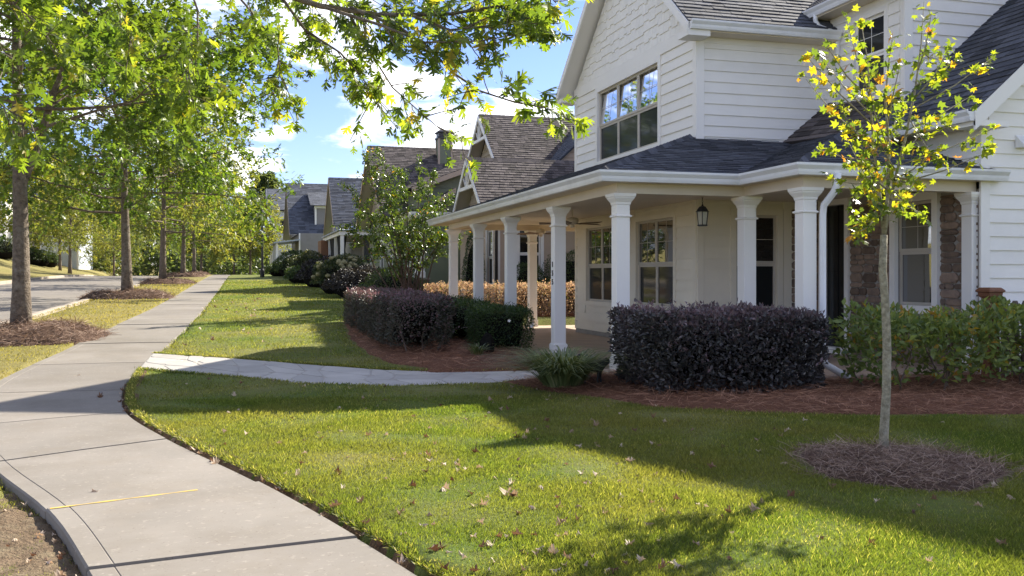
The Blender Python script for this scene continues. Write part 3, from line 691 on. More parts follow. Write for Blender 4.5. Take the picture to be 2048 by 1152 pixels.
# ------------------------------------------------------------------ building helpers
def clip_poly(sub, clip):
    """Sutherland-Hodgman, clip convex and counter-clockwise"""
    out = sub
    for i in range(len(clip)):
        a, b = clip[i], clip[(i + 1) % len(clip)]
        inp = out; out = []
        if not inp: break
        def side(p): return (b[0] - a[0]) * (p[1] - a[1]) - (b[1] - a[1]) * (p[0] - a[0])
        s = inp[-1]; ss_ = side(s)
        for p in inp:
            sp_ = side(p)
            if (sp_ >= 0) != (ss_ >= 0):
                t = ss_ / (ss_ - sp_); out.append((s[0] + t * (p[0] - s[0]), s[1] + t * (p[1] - s[1])))
            if sp_ >= 0: out.append(p)
            s, ss_ = p, sp_
    return out
def area2(p): return sum(p[i][0] * p[(i + 1) % len(p)][1] - p[(i + 1) % len(p)][0] * p[i][1] for i in range(len(p)))
_seed = [100]
def roof_plane(parent, pts, mat_, expo=.14, tab=.30, thick=.016, single=False, deck=.05, name='roof', ridge=False):
    """pts: convex polygon, first edge the eave. A deck part with the shingle courses laid on it."""
    pts = [Vector(p) for p in pts]; e = (pts[1] - pts[0]).normalized()
    n = (pts[1] - pts[0]).cross(pts[2] - pts[0])
    if n.length < 1e-6: n = (pts[1] - pts[0]).cross(pts[-1] - pts[0])
    n.normalize()
    if n.z < 0: n = -n
    s = n.cross(e)
    if s.z < 0: s = -s
    ab = [((p - pts[0]).dot(e), (p - pts[0]).dot(s)) for p in pts]
    if area2(ab) < 0: ab = ab[::-1]
    mb = MB(); mb.slab(pts, deck); dk = mb.build(name, mat_, parent)
    rnd = random.Random(_seed[0]); _seed[0] += 1
    b0 = min(b for a, b in ab); b1 = max(b for a, b in ab); a0 = min(a for a, b in ab); a1 = max(a for a, b in ab)
    mb = MB(); row = 0; b = b0 - .02
    while b < b1:
        a = a0 - rnd.uniform(0, tab)
        while a < a1:
            w = tab * rnd.uniform(.55, 1.25); sag = rnd.uniform(0, .012)
            q = clip_poly([(a + .003, b - sag), (a + w - .003, b - sag), (a + w - .003, b + expo), (a + .003, b + expo)], ab)
            a += w
            if len(q) < 3 or abs(area2(q)) < 1e-4: continue
            th = thick * rnd.uniform(.75, 1.3); tone = rnd.random(); k = len(q)
            top = [pts[0] + e * x + s * y + n * (.002 + th * (1 - (y - b) / expo * .85)) for x, y in q]
            bot = [pts[0] + e * x + s * y + n * .001 for x, y in q]
            fs = [tuple(range(k))] + [(i, k + i, k + (i + 1) % k, (i + 1) % k) for i in range(k)]
            if single:
                m1 = MB(); m1.add(top + bot, fs, tone); me = m1.mesh('shingle')
                at = me.attributes.new('tone', 'FLOAT', 'FACE'); at.data.foreach_set('value', [tone] * len(fs))
                link('shingle', me, mat_, dk)
            else: mb.add(top + bot, fs, tone)
        b += expo; row += 1
    if mb.f:
        o = mb.build('shingles', mat_, dk); o['kind'] = 'stuff'
    return dk
def ridge_cap(parent, p0, p1, mat_, w=.13, step=.16):
    p0, p1 = Vector(p0), Vector(p1); L = (p1 - p0).length; d = (p1 - p0).normalized(); side = Vector((0, 0, 1)).cross(d).normalized()
    mb = MB(); n = max(1, int(L / step)); rnd = random.Random(_seed[0]); _seed[0] += 1
    for i in range(n):
        a = p0 + d * (L * i / n); b = p0 + d * (L * (i + 1.25) / n); lift = .012
        dr = Vector((0, 0, -.75 * w))
        pts = [a + side * w + dr, a + Vector((0, 0, .03)), a - side * w + dr, b + side * w + dr + Vector((0, 0, lift)), b + Vector((0, 0, .03 + lift)), b - side * w + dr + Vector((0, 0, lift))]
        mb.add(pts, [(0, 1, 4, 3), (1, 2, 5, 4), (0, 2, 1), (3, 4, 5)], rnd.random())
    o = mb.build('ridge_cap', mat_, parent); o['kind'] = 'stuff'; return o
def pt(axis, c, a, out, z): return (c - out, a, z) if axis == 'X' else (a, c - out, z)
def wbox(mb, axis, c, a0, a1, z0, z1, o0, o1, tone=.5):
    p = [pt(axis, c, a, o, z) for z in (z0, z1) for a, o in ((a0, o1), (a1, o1), (a1, o0), (a0, o0))]
    return mb.hexa(p, tone)
def wall_sheet(parent, axis, c, a0, a1, z0, z1, mat_, holes=(), name='wall', depth=.09):
    mb = MB(); A = sorted({a0, a1, *[h[0] for h in holes], *[h[1] for h in holes]}); Z = sorted({z0, z1, *[h[2] for h in holes], *[h[3] for h in holes]})
    for i in range(len(A) - 1):
        for j in range(len(Z) - 1):
            ca, cz = (A[i] + A[i + 1]) / 2, (Z[j] + Z[j + 1]) / 2
            if any(h[0] < ca < h[1] and h[2] < cz < h[3] for h in holes): continue
            mb.add([pt(axis, c, A[i], 0, Z[j]), pt(axis, c, A[i + 1], 0, Z[j]), pt(axis, c, A[i + 1], 0, Z[j + 1]), pt(axis, c, A[i], 0, Z[j + 1])], [(0, 1, 2, 3)])
    for h in holes:
        f = [(h[0], h[2]), (h[1], h[2]), (h[1], h[3]), (h[0], h[3])]
        for k in range(4):
            (p, q), (r_, s_) = f[k], f[(k + 1) % 4]
            mb.add([pt(axis, c, p, 0, q), pt(axis, c, r_, 0, s_), pt(axis, c, r_, -depth, s_), pt(axis, c, p, -depth, q)], [(0, 1, 2, 3)])
    mb.add([pt(axis, c, a0, -depth - .02, z0), pt(axis, c, a1, -depth - .02, z0), pt(axis, c, a1, -depth - .02, z1), pt(axis, c, a0, -depth - .02, z1)], [(0, 1, 2, 3)])
    return mb.build(name, mat_, parent)
def spans(a0, a1, z0, z1, holes):
    s = [(a0, a1)]
    for h in holes:
        if h[3] <= z0 + .01 or h[2] >= z1 - .01: continue
        n = []
        for p, q in s:
            if h[1] <= p or h[0] >= q: n.append((p, q)); continue
            if h[0] > p: n.append((p, h[0]))
            if h[1] < q: n.append((h[1], q))
        s = n
    return [x for x in s if x[1] - x[0] > .02]
def siding(wall, axis, c, a0, a1, z0, z1, expo, mat_, holes=(), ends=None, joined=False, tk=.030):
    """lapped boards; ends(z) -> (a0, a1) cuts them to a gable. Each board a piece of its own unless joined."""
    z = z0; J = MB()
    while z < z1 - .02:
        zt = min(z + expo, z1)
        for p, q in spans(a0, a1, z, zt, holes):
            pb, qb, pu, qu = p, q, p, q
            if ends:
                eb, et = ends(z), ends(zt)
                pb, qb, pu, qu = max(p, eb[0]), min(q, eb[1]), max(p, et[0]), min(q, et[1])
                if qb - pb < .03: continue
                if qu < pu: pu = qu = (pu + qu) / 2
            zz = zt + (.012 if zt < z1 - .001 else 0)
            pts = [pt(axis, c, pb, tk, z), pt(axis, c, qb, tk, z), pt(axis, c, qb, .001, z), pt(axis, c, pb, .001, z),
                   pt(axis, c, pu, .007, zz), pt(axis, c, qu, .007, zz), pt(axis, c, qu, .001, zz), pt(axis, c, pu, .001, zz)]
            if joined: J.hexa(pts)
            else: MB().hexa(pts).build('siding_board', mat_, wall)
        z += expo
    if joined and J.f: J.build('siding', mat_, wall)
def ring(mb, axis, c, a0, a1, z0, z1, w, o0, o1):
    wbox(mb, axis, c, a0, a0 + w, z0 + w, z1 - w, o0, o1); wbox(mb, axis, c, a1 - w, a1, z0 + w, z1 - w, o0, o1)
    wbox(mb, axis, c, a0, a1, z0, z0 + w, o0, o1); wbox(mb, axis, c, a0, a1, z1 - w, z1, o0, o1)
def window(parent, axis, c, a0, a1, z0, z1, ncol=1, rail=None, casing=.10, up='glass', low='screen', sash='trim', case='trim', munt=True, bar=.03, name='window', cout=.036):
    mb = MB(); ring(mb, axis, c, a0 - casing, a1 + casing, z0 - casing, z1 + casing, casing, -.002, cout)
    w = mb.build(name, M[case], parent)
    cw = (a1 - a0) / ncol
    for k in range(ncol):
        p, q = a0 + k * cw, a0 + (k + 1) * cw; s_ = .045
        zs = [(z0, rail, low), (rail, z1, up)] if rail else [(z0, z1, up)]
        for i, (za, zb, gm) in enumerate(zs):
            mb = MB(); o_ = -.02 if (i == 1 or not rail) else -.035
            ring(mb, axis, c, p + .002, q - .002, za + .001, zb - .001, s_, o_ - .03, o_); mb.build('sash', M[sash], w)
            mb = MB(); wbox(mb, axis, c, p + s_ - .004, q - s_ + .004, za + s_ - .004, zb - s_ + .004, o_ - .022, o_ - .016)
            if gm == 'glass':      # these panes are tilted back so they mirror sky, not the trees
                mb.v = [v if v[2] < (za + zb) / 2 else ((v[0] + .05, v[1], v[2]) if axis == 'X' else (v[0], v[1] + .05, v[2])) for v in mb.v]
            mb.build('pane', M[gm], w)
            if munt and (i == 1 or not rail):
                mb = MB(); wbox(mb, axis, c, (p + q) / 2 - .0045, (p + q) / 2 + .0045, za + s_, zb - s_, o_ - .0155, o_ - .010); mb.build('muntin', M[sash], w)
                mb = MB(); zm = (za + zb) / 2; wbox(mb, axis, c, p + s_, q - s_, zm - .0045, zm + .0045, o_ - .0155, o_ - .0095); mb.build('muntin', M[sash], w)
    return w
def sqloft(mb, cx, cy, prof):
    base = len(mb.v)
    for h, z in prof: mb.v += [(cx - h, cy - h, z), (cx + h, cy - h, z), (cx + h, cy + h, z), (cx - h, cy + h, z)]
    for i in range(len(prof) - 1):
        for k in range(4): q = base + 4 * i; mb.f.append((q + k, q + (k + 1) % 4, q + 4 + (k + 1) % 4, q + 4 + k)); mb.t.append(.5)
    mb.f.append((base + 3, base + 2, base + 1, base)); q = base + 4 * (len(prof) - 1); mb.f.append((q, q + 1, q + 2, q + 3)); mb.t += [.5, .5]
    return mb
def gutter_run(parent, path, normals, top, mat_, name='gutter'):
    prof = [(.0, -.15), (.068, -.15), (.080, -.115), (.085, -.08), (.110, -.045), (.120, -.03), (.122, 0), (.104, 0), (.100, -.025), (.0, -.025)]
    rows = []
    for i, p in enumerate(path):
        n1 = Vector(normals[max(i - 1, 0)]); n2 = Vector(normals[min(i, len(normals) - 1)])
        n = n1 + n2 if 0 < i < len(path) - 1 else (n1 if i else n2)
        rows.append([(p[0] + n.x * o, p[1] + n.y * o, top + z) for o, z in prof])
    k = len(prof); mb = MB(); pts = [q for r_ in rows for q in r_]
    mb.add(pts, [(i * k + j, i * k + (j + 1) % k, (i + 1) * k + (j + 1) % k, (i + 1) * k + j) for i in range(len(rows) - 1) for j in range(k)] + [tuple(range(k)), tuple((len(rows) - 1) * k + j for j in range(k - 1, -1, -1))])
    return mb.build(name, mat_, parent)
def rect_tube(parent, path, w, d, mat_, name='downspout'):
    mb = MB(); mb.tube(path, max(w, d) * .62, 8); return mb.build(name, mat_, parent, smooth=True)

# ------------------------------------------------------------------ the white house
G0 = .07; FL = .165
WH = root('white_house', (7.5, 14.7, G0), 'white clapboard house with wraparound porch and tall street-side gable', 'house')
def add(mb, name, m, parent=WH, **kw): return mb.build(name, M[m] if isinstance(m, str) else m, parent, **kw)
# solid cores so that the house is closed and throws its shadow
mb = MB(); mb.box(7.70, 18, 14.90, 20.75, .1, 5.6); add(mb, 'inner_wall', 'dark')
mb = MB(); mb.box(10.0, 19.8, 10.95, 19.8, .1, 3.75); add(mb, 'inner_wall', 'dark')
# porch floor
mb = MB(); mb.prism(FLOOR, -.2, FL); add(mb, 'porch_floor', 'floor', bevel=.012)
# street-facing wall (plane X = 7.55): lower storey under the porch, upper storey with the gable
GX_, FY = 7.55, 14.75
w1, w2 = (18.42, 20.10, .92, 2.55), (15.62, 17.30, .92, 2.55)
lw = wall_sheet(WH, 'X', GX_, FY, 20.85, FL, 2.80, M['porchwall'], [w1, w2])
hol = [(w[0] - .1, w[1] + .1, w[2] - .1, w[3] + .1) for w in (w1, w2)]
siding(lw, 'X', GX_, FY + .11, 20.74, FL + .10, 2.80, .19, M['porchwall'], hol)
for w in (w1, w2): window(WH, 'X', GX_, w[0], w[1], w[2], w[3], 2, 1.70, .10, 'glass_low', 'screen', 'sash', 'porchwall')
mb = MB(); wbox(mb, 'X', GX_, FY, FY + .11, FL + .1, 2.8, 0, .03); add(mb, 'corner_board', 'porchwall')
mb = MB(); wbox(mb, 'X', GX_, 20.74, 20.85, FL + .1, 2.8, 0, .03); add(mb, 'corner_board', 'porchwall')
mb = MB(); wbox(mb, 'X', GX_, FY - .0, 20.84, FL, FL + .1, 0, .012); add(mb, 'wall_base', 'mortar')
uw = (16.28, 19.40, 3.98, 5.50)
up = wall_sheet(WH, 'X', GX_, FY, 20.85, 3.55, 5.85, M['white'], [uw])
siding(up, 'X', GX_, FY + .11, 20.74, 3.70, 5.60, .19, M['white'], [(uw[0] - .12, uw[1] + .12, uw[2] - .12, uw[3] + .12)])
window(WH, 'X', GX_, *uw, 3, 4.74, .12, 'glass', 'screen', 'sash', 'trim', bar=.04)
for a0, a1 in ((FY - .03, FY + .11), (20.74, 20.87)):
    mb = MB(); wbox(mb, 'X', GX_, a0, a1, 3.6, 5.60, -.03, .032); add(mb, 'corner_board', 'trim')
mb = MB(); wbox(mb, 'X', GX_, FY - .03, 20.88, 5.603, 5.83, -.02, .034); add(mb, 'frieze_board', 'trim')
# gable: staggered shakes
PITCH, RIDGE_Y, EAVE_Z = .84, 17.80, 5.76
RZ = EAVE_Z + PITCH * (RIDGE_Y - 14.38)
tri = [(14.78, 5.83), (20.82, 5.83), (RIDGE_Y, 5.83 + (RIDGE_Y - 14.78) * PITCH)]
mb = MB(); mb.add([pt('X', GX_, a, 0, z) for a, z in [(14.75, 5.8), (20.85, 5.8), (RIDGE_Y, 5.8 + 3.05 * PITCH)]], [(0, 1, 2)])
gf = add(mb, 'gable_face', 'white')
rnd = random.Random(3); z = 5.84; row = 0
while z < 8.5:
    a = 14.7 - rnd.uniform(0, .2)
    while a < 20.9:
        w = rnd.choice((.12, .16, .19, .23)); dz = .045 if rnd.random() < .5 else 0
        q = clip_poly([(a + .002, z - dz), (a + w - .002, z - dz), (a + w - .002, z + .20), (a + .002, z + .20)], tri); a += w
        if len(q) < 3 or abs(area2(q)) < .004: continue
        k = len(q); f = lambda zz: .020 - .015 * (zz - z) / .2
        mb = MB(); mb.add([pt('X', GX_, x, f(y), y) for x, y in q] + [pt('X', GX_, x, .001, y) for x, y in q], [tuple(range(k))] + [(i, k + i, k + (i + 1) % k, (i + 1) % k) for i in range(k)])
        add(mb, 'shake', 'white', gf)
    z += .19; row += 1
# front wall (plane Y = 14.75): lower part under the porch, upper part
fw = (8.29, 9.10, .90, 2.55)
lw2 = wall_sheet(WH, 'Y', FY, GX_, 9.87, FL, 2.80, M['porchwall'], [fw])
siding(lw2, 'Y', FY, GX_ + .11, 9.22, FL + .1, 2.8, .19, M['porchwall'], [(fw[0] - .11, fw[1] + .11, fw[2] - .11, fw[3] + .11)])
window(WH, 'Y', FY, *fw, 1, 1.70, .11, 'glass_low', 'screen', 'sash', 'porchwall')
mb = MB(); wbox(mb, 'Y', FY, GX_ + .0, GX_ + .11, FL, 2.8, .001, .032); add(mb, 'corner_board', 'porchwall')
mb = MB(); wbox(mb, 'Y', FY, 9.22, 9.38, FL, 2.8, .001, .034); add(mb, 'corner_board', 'porchwall')
uf = wall_sheet(WH, 'Y', FY, GX_, 10.6, 3.55, 5.66, M['white'])
siding(uf, 'Y', FY, GX_ + .12, 10.6, 3.70, 5.56, .19, M['white'])
mb = MB(); wbox(mb, 'Y', FY, GX_ - .030, GX_ + .12, 3.6, 5.55, .002, .033); add(mb, 'corner_board', 'trim')
mb = MB(); wbox(mb, 'Y', FY, GX_ + .12, 10.6, 5.50, 5.61, .002, .028); add(mb, 'frieze_board', 'trim')
# main roof
roof_plane(WH, [(7.2, 14.38, EAVE_Z), (18, 14.38, EAVE_Z), (18, RIDGE_Y, RZ), (7.2, RIDGE_Y, RZ)], M['shingle'], .14, .32)
roof_plane(WH, [(18, 21.22, EAVE_Z), (7.2, 21.22, EAVE_Z), (7.2, RIDGE_Y, RZ), (18, RIDGE_Y, RZ)], M['shingle'], .3, .6)
mb = MB(); mb.add([(18, 14.75, 5.6), (18, 20.85, 5.6), (18, RIDGE_Y, RZ - .1)], [(0, 1, 2)]); add(mb, 'back_gable', 'white')
for (ya, yb) in ((14.38, RIDGE_Y), (21.22, RIDGE_Y)):
    mb = MB(); s_ = 1 if yb > ya else -1
    f = lambda y: EAVE_Z + PITCH * abs(y - ya)
    mb.hexa([(7.17, ya, f(ya) - .20), (7.21, ya, f(ya) - .20), (7.21, yb, f(yb) - .20), (7.17, yb, f(yb) - .20), (7.17, ya, f(ya) - .012), (7.21, ya, f(ya) - .012), (7.21, yb, f(yb) - .012), (7.17, yb, f(yb) - .012)])
    add(mb, 'barge_board', 'trim')
    mb = MB(); mb.slab([(7.21, ya, f(ya) - .13), (7.60, ya, f(ya) - .13), (7.60, yb, f(yb) - .13), (7.21, yb, f(yb) - .13)], .02); add(mb, 'rake_soffit', 'trim')
    mb = MB(); y0, y1 = sorted((ya + s_ * .38, ya - s_ * .02)); mb.box(7.19, 7.60, y0, y1, 5.52, 5.62); add(mb, 'eave_return', 'trim')
mb = MB(); mb.box(7.6, 10.2, 14.38, 14.76, 5.60, 5.63); add(mb, 'soffit', 'cream')
gutter_run(WH, [(7.22, 14.38), (10.1, 14.38)], [(0, -1)], 5.77, M['gutter'])
# wing: front gable wall (plane Y = 10.8) and stone wall under the porch (plane X = 9.87)
WY, WX = 10.80, 9.87
WR_X, WE_X, WE_Z, WP = 14.9, 9.42, 3.70, .846
WRZ = WE_Z + WP * (WR_X - WE_X)
ww = wall_sheet(WH, 'Y', WY, WX, 20.0, .05, 3.72, M['white'])
mb = MB(); mb.add([(9.87, WY, 3.7), (20, WY, 3.7), (WR_X, WY, WRZ - .25)], [(0, 1, 2)]); add(mb, 'gable_face', 'white')
siding(ww, 'Y', WY, WX + .12, 13.5, .30, WRZ - .3, .193, M['white'], ends=lambda z: (max(WX + .12, WE_X + (z - WE_Z + .22) / WP), 13.5))
mb = MB(); wbox(mb, 'Y', WY, WX - .03, WX + .12, .08, 3.56, .002, .034); add(mb, 'corner_board', 'trim')
sw = wall_sheet(WH, 'X', WX, WY, 12.9, 2.7, 3.66, M['white']); siding(sw, 'X', WX, WY + .0, 12.9, 2.95, 3.6, .193, M['white'])
st_win, st_door = (11.70, 12.52, 1.04, 2.62), (13.80, 14.44, FL + .05, 2.70)
sb = wall_sheet(WH, 'X', WX, WY, FY, FL, 2.80, M['mortar'], [st_win, st_door], name='stone_wall')
window(WH, 'X', WX, *st_win, 1, 1.86, .12, 'glass_low', 'glass_low', 'sash', 'trim', cout=.07)
# stones
STONES = []
for k in range(8):
    r_ = random.Random(50 + k); mb = MB(); n = 10; pf = []
    for i in range(n):
        a = 2 * math.pi * (i + .5) / n; cx, sy = math.cos(a), math.sin(a); m_ = max(abs(cx), abs(sy)); pf.append((cx / m_ * .5 * r_.uniform(.93, 1), sy / m_ * .5 * r_.uniform(.9, 1)))
    b = [(x, 0, z) for x, z in pf]; m1 = [(x, -.7 * r_.uniform(.8, 1), z) for x, z in pf]; t_ = [(x * .8, -r_.uniform(.85, 1.1), z * .75) for x, z in pf]
    mb.add(b + m1 + t_, [(i, (i + 1) % n, n + (i + 1) % n, n + i) for i in range(n)] + [(n + i, n + (i + 1) % n, 2 * n + (i + 1) % n, 2 * n + i) for i in range(n)] + [tuple(2 * n + i for i in range(n))])
    me = mb.mesh('stone'); me.materials.append(M['stone']); STONES.append(me)
def stones(wall, axis, c, a0, a1, z0, z1, holes, seed):
    r_ = random.Random(seed); z = z0
    while z < z1 - .03:
        h = min(r_.choice((.085, .11, .13, .16)), z1 - z)
        for p, q in spans(a0, a1, z, z + h, holes):
            a = p
            while a < q - .01:
                w = min(r_.uniform(.16, .46), q - a)
                if q - a - w < .09: w = q - a
                o = link('stone', r_.choice(STONES), None, wall); dep = r_.uniform(.022, .042)
                ca, cz = a + w / 2, z + h / 2
                if axis == 'X': mw = Matrix(((0, 1, 0, c - .001), (-1, 0, 0, ca), (0, 0, 1, cz), (0, 0, 0, 1)))
                else: mw = Matrix(((1, 0, 0, ca), (0, 1, 0, c - .001), (0, 0, 1, cz), (0, 0, 0, 1)))
                mw = mw @ Matrix.Diagonal((w - .004, dep, h - .004, 1))
                o.matrix_basis = mw; a += w
        z += h
stones(sb, 'X', WX, WY + .05, 14.70, FL, 2.66, [(st_win[0] - .12, st_win[1] + .12, st_win[2] - .12, st_win[3] + .12), (st_door[0] - .1, st_door[1] + .1, 0, st_door[3] + .12)], 4)
stones(lw2, 'Y', FY, 9.38, 9.82, FL, 2.66, [], 6)
mb = MB(); ring(mb, 'X', WX, st_door[0] - .1, st_door[1] + .1, st_door[2] - .05, st_door[3] + .1, .1, -.002, .07); door = add(mb, 'door', 'trim')
mb = MB(); wbox(mb, 'X', WX, st_door[0] + .002, st_door[1] - .002, st_door[2] + .055, st_door[3] - .002, -.06, -.05); add(mb, 'glass_panel', M['screen'], door)
mb = MB()
for zz in (1.55, 1.98): wbox(mb, 'X', WX, st_door[0] + .01, st_door[1] - .01, zz, zz + .018, -.049, -.043)
wbox(mb, 'X', WX, 14.11, 14.13, st_door[2] + .06, st_door[3] - .01, -.0485, -.042); add(mb, 'glazing_bar', 'dark', door)
mb = MB(); mb.box(9.70, 9.86, 13.72, 14.52, FL, FL + .055); add(mb, 'threshold', 'trim')
# wing roof
roof_plane(WH, [(WE_X, 14.75, WE_Z), (WE_X, 10.42, WE_Z), (12.2, 10.42, WE_Z + WP * (12.2 - WE_X)), (12.2, 14.75, WE_Z + WP * (12.2 - WE_X))], M['shingle'], .16, .36, single=True)
roof_plane(WH, [(12.2, 20, WE_Z + WP * (12.2 - WE_X)), (12.2, 10.42, WE_Z + WP * (12.2 - WE_X)), (WR_X, 10.42, WRZ), (WR_X, 20, WRZ)], M['shingle'], .2, .5)
roof_plane(WH, [(20.4, 10.42, WE_Z), (20.4, 20, WE_Z), (WR_X, 20, WRZ), (WR_X, 10.42, WRZ)], M['shingle'], .3, .6)
f = lambda x: WE_Z + WP * (x - WE_X)
mb = MB(); mb.hexa([(WE_X, 10.40, f(WE_X) - .26), (WR_X, 10.40, WRZ - .26), (WR_X, 10.44, WRZ - .26), (WE_X, 10.44, f(WE_X) - .26), (WE_X, 10.40, f(WE_X) - .01), (WR_X, 10.40, WRZ - .01), (WR_X, 10.44, WRZ - .01), (WE_X, 10.44, f(WE_X) - .01)]); add(mb, 'barge_board', 'trim')
mb = MB(); mb.slab([(WE_X, 10.44, f(WE_X) - .14), (WR_X, 10.44, WRZ - .14), (WR_X, 10.82, WRZ - .14), (WE_X, 10.82, f(WE_X) - .14)], .02); add(mb, 'rake_soffit', 'trim')
mb = MB(); mb.box(WE_X - .0, 9.98, 10.41, 10.83, 3.50, 3.58); add(mb, 'eave_return', 'trim')
mb = MB(); mb.box(WE_X, WX + .02, 10.83, 13.2, 3.55, 3.58); add(mb, 'soffit', 'cream')
gutter_run(WH, [(WE_X, 13.6), (WE_X, 10.42)], [(-1, 0)], 3.71, M['gutter'])
roof_plane(WH, [(9.45, 12.7, 3.74), (9.22, 14.74, 3.84), (10.35, 14.74, 4.74), (10.35, 12.72, 4.52)], M['shingle_b'], .15, .32, name='cricket_roof')
# dormer
DX, DY = 10.15, 12.71
dwin = (13.18, 13.98, 4.62, 5.82)
ds = wall_sheet(WH, 'X', DX, DY, 14.76, 4.1, 6.12, M['white'], [dwin]); siding(ds, 'X', DX, DY + .11, 14.74, 4.2, 6.05, .19, M['white'], [(dwin[0] - .1, dwin[1] + .1, dwin[2] - .1, dwin[3] + .1)])
window(WH, 'X', DX, *dwin, 1, 5.18, .10, 'screen', 'screen', 'trim', 'trim')
df = wall_sheet(WH, 'Y', DY, DX, 13.2, 4.1, 7.1, M['white']); siding(df, 'Y', DY, DX + .12, 13.2, 4.2, 7.0, .193, M['white'])
mb = MB(); wbox(mb, 'Y', DY, DX - .03, DX + .12, 4.2, 6.1, .002, .034); add(mb, 'corner_board', 'trim')
mb = MB(); mb.box(DX + .12, 13.2, DY + .13, 14.8, 4.0, 6.1); add(mb, 'inner_wall', 'dark')
mb = MB(); mb.box(9.82, DX + .1, 12.40, 15.15, 6.06, 6.09); add(mb, 'soffit', 'cream')
gutter_run(WH, [(9.84, 15.15), (9.84, 12.40)], [(-1, 0)], 6.24, M['gutter'])
roof_plane(WH, [(9.80, 15.15, 6.25), (9.80, 12.38, 6.25), (17.5, 12.38, 11.8), (17.5, 15.15, 11.8)], M['shingle'], .16, .34)
roof_plane(WH, [(9.80, 19.6, 6.25), (9.80, 15.15, 6.25), (17.5, 15.15, 11.8), (17.5, 19.6, 11.8)], M['shingle'], .4, .8)
roof_plane(WH, [(25.2, 12.38, 6.25), (25.2, 19.6, 6.25), (17.5, 19.6, 11.8), (17.5, 12.38, 11.8)], M['shingle'], .4, .8)
mb = MB(); mb.add([(10.15, 12.72, 3.8), (24.8, 12.72, 3.8), (24.8, 12.72, 6.1), (17.5, 12.72, 11.45), (10.15, 12.72, 6.1)], [(0, 1, 2, 3, 4)]); add(mb, 'gable_face', 'white')
rect_tube(WH, [(9.80, 14.62, 6.12), (9.80, 14.62, 6.00), (9.84, 14.58, 5.90), (10.06, 14.42, 5.76), (10.10, 14.40, 5.66), (10.10, 14.40, 4.4)], .07, .05, M['gutter'])
# porch roof
PE, PS = 2.95, .35
hz = lambda d: PE + PS * d
roof_plane(WH, [(4.82, 24.55, PE), (4.82, 12.19, PE), (7.55, 14.92, hz(2.73)), (7.55, 21.82, hz(2.73))], M['shingle'], .13, .3, name='porch_roof')
roof_plane(WH, [(4.82, 12.19, PE), (6.94, 12.19, PE), (9.5, 14.75, hz(2.56)), (7.38, 14.75, hz(2.56))], M['shingle'], .13, .3, name='porch_roof')
roof_plane(WH, [(6.94, 12.19, PE), (6.94, 10.69, PE), (9.87, 13.62, hz(2.93)), (9.87, 14.75, hz(2.93)), (9.5, 14.75, hz(2.56))], M['shingle'], .13, .3, name='porch_roof')
roof_plane(WH, [(6.94, 10.69, PE), (9.87, 10.69, PE), (9.87, 13.62, hz(2.93))], M['shingle'], .13, .3, name='porch_roof')
mb = MB(); mb.slab([(9.8, 10.69, PE), (10.12, 10.69, PE), (9.98, 10.82, PE + .05), (9.8, 10.82, PE + .05)], .02); add(mb, 'roof_edge', 'shingle')
roof_plane(WH, [(11, 24.55, PE), (4.82, 24.55, PE), (7.55, 21.82, hz(2.73)), (11, 21.82, hz(2.73))], M['shingle'], .3, .6, name='porch_roof')
mb = MB(); mb.box(7.56, 11, 20.84, 21.83, 3.85, 3.90); add(mb, 'roof_deck', 'shingle')
ridge_cap(WH, (4.84, 12.21, PE + .03), (7.42, 14.79, hz(2.58) + .03), M['shingle'])
ridge_cap(WH, (6.96, 10.71, PE + .03), (9.84, 13.59, hz(2.9) + .03), M['shingle'])
OUT = [(4.84, 12.2), (6.95, 12.2), (6.95, 10.7), (9.86, 10.7), (9.86, 14.74), (7.54, 14.74), (7.54, 20.86), (11, 20.86), (11, 24.5), (4.84, 24.5)]
mb = MB(); mb.prism(OUT, 2.795, 2.83); add(mb, 'porch_ceiling', 'cream')
mb = MB(); mb.box(9.86, 10.16, 10.7, 10.79, 2.80, 2.83); add(mb, 'soffit', 'trim')
gutter_run(WH, [(11, 24.5), (4.84, 24.5), (4.84, 12.2), (6.95, 12.2), (6.95, 10.7), (10.17, 10.7)], [(0, 1), (-1, 0), (0, -1), (-1, 0), (0, -1)], 2.945, M['gutter'])
COLS = [(5.2, 12.5), (5.2, 15.24), (5.2, 18.2), (5.2, 20.87), (5.2, 23.5), (7.21, 12.5), (7.21, 10.98), (7.3, 23.5), (9.87, 10.96)]
for x0, x1, y0, y1 in ((5.10, 5.30, 12.60, 23.40), (5.10, 7.31, 12.40, 12.60), (7.11, 7.31, 11.08, 12.40), (7.11, 9.86, 10.88, 11.08), (5.10, 11, 23.40, 23.60)):
    mb = MB(); mb.box(x0, x1, y0, y1, 2.655, 2.795); add(mb, 'porch_beam', 'cream')
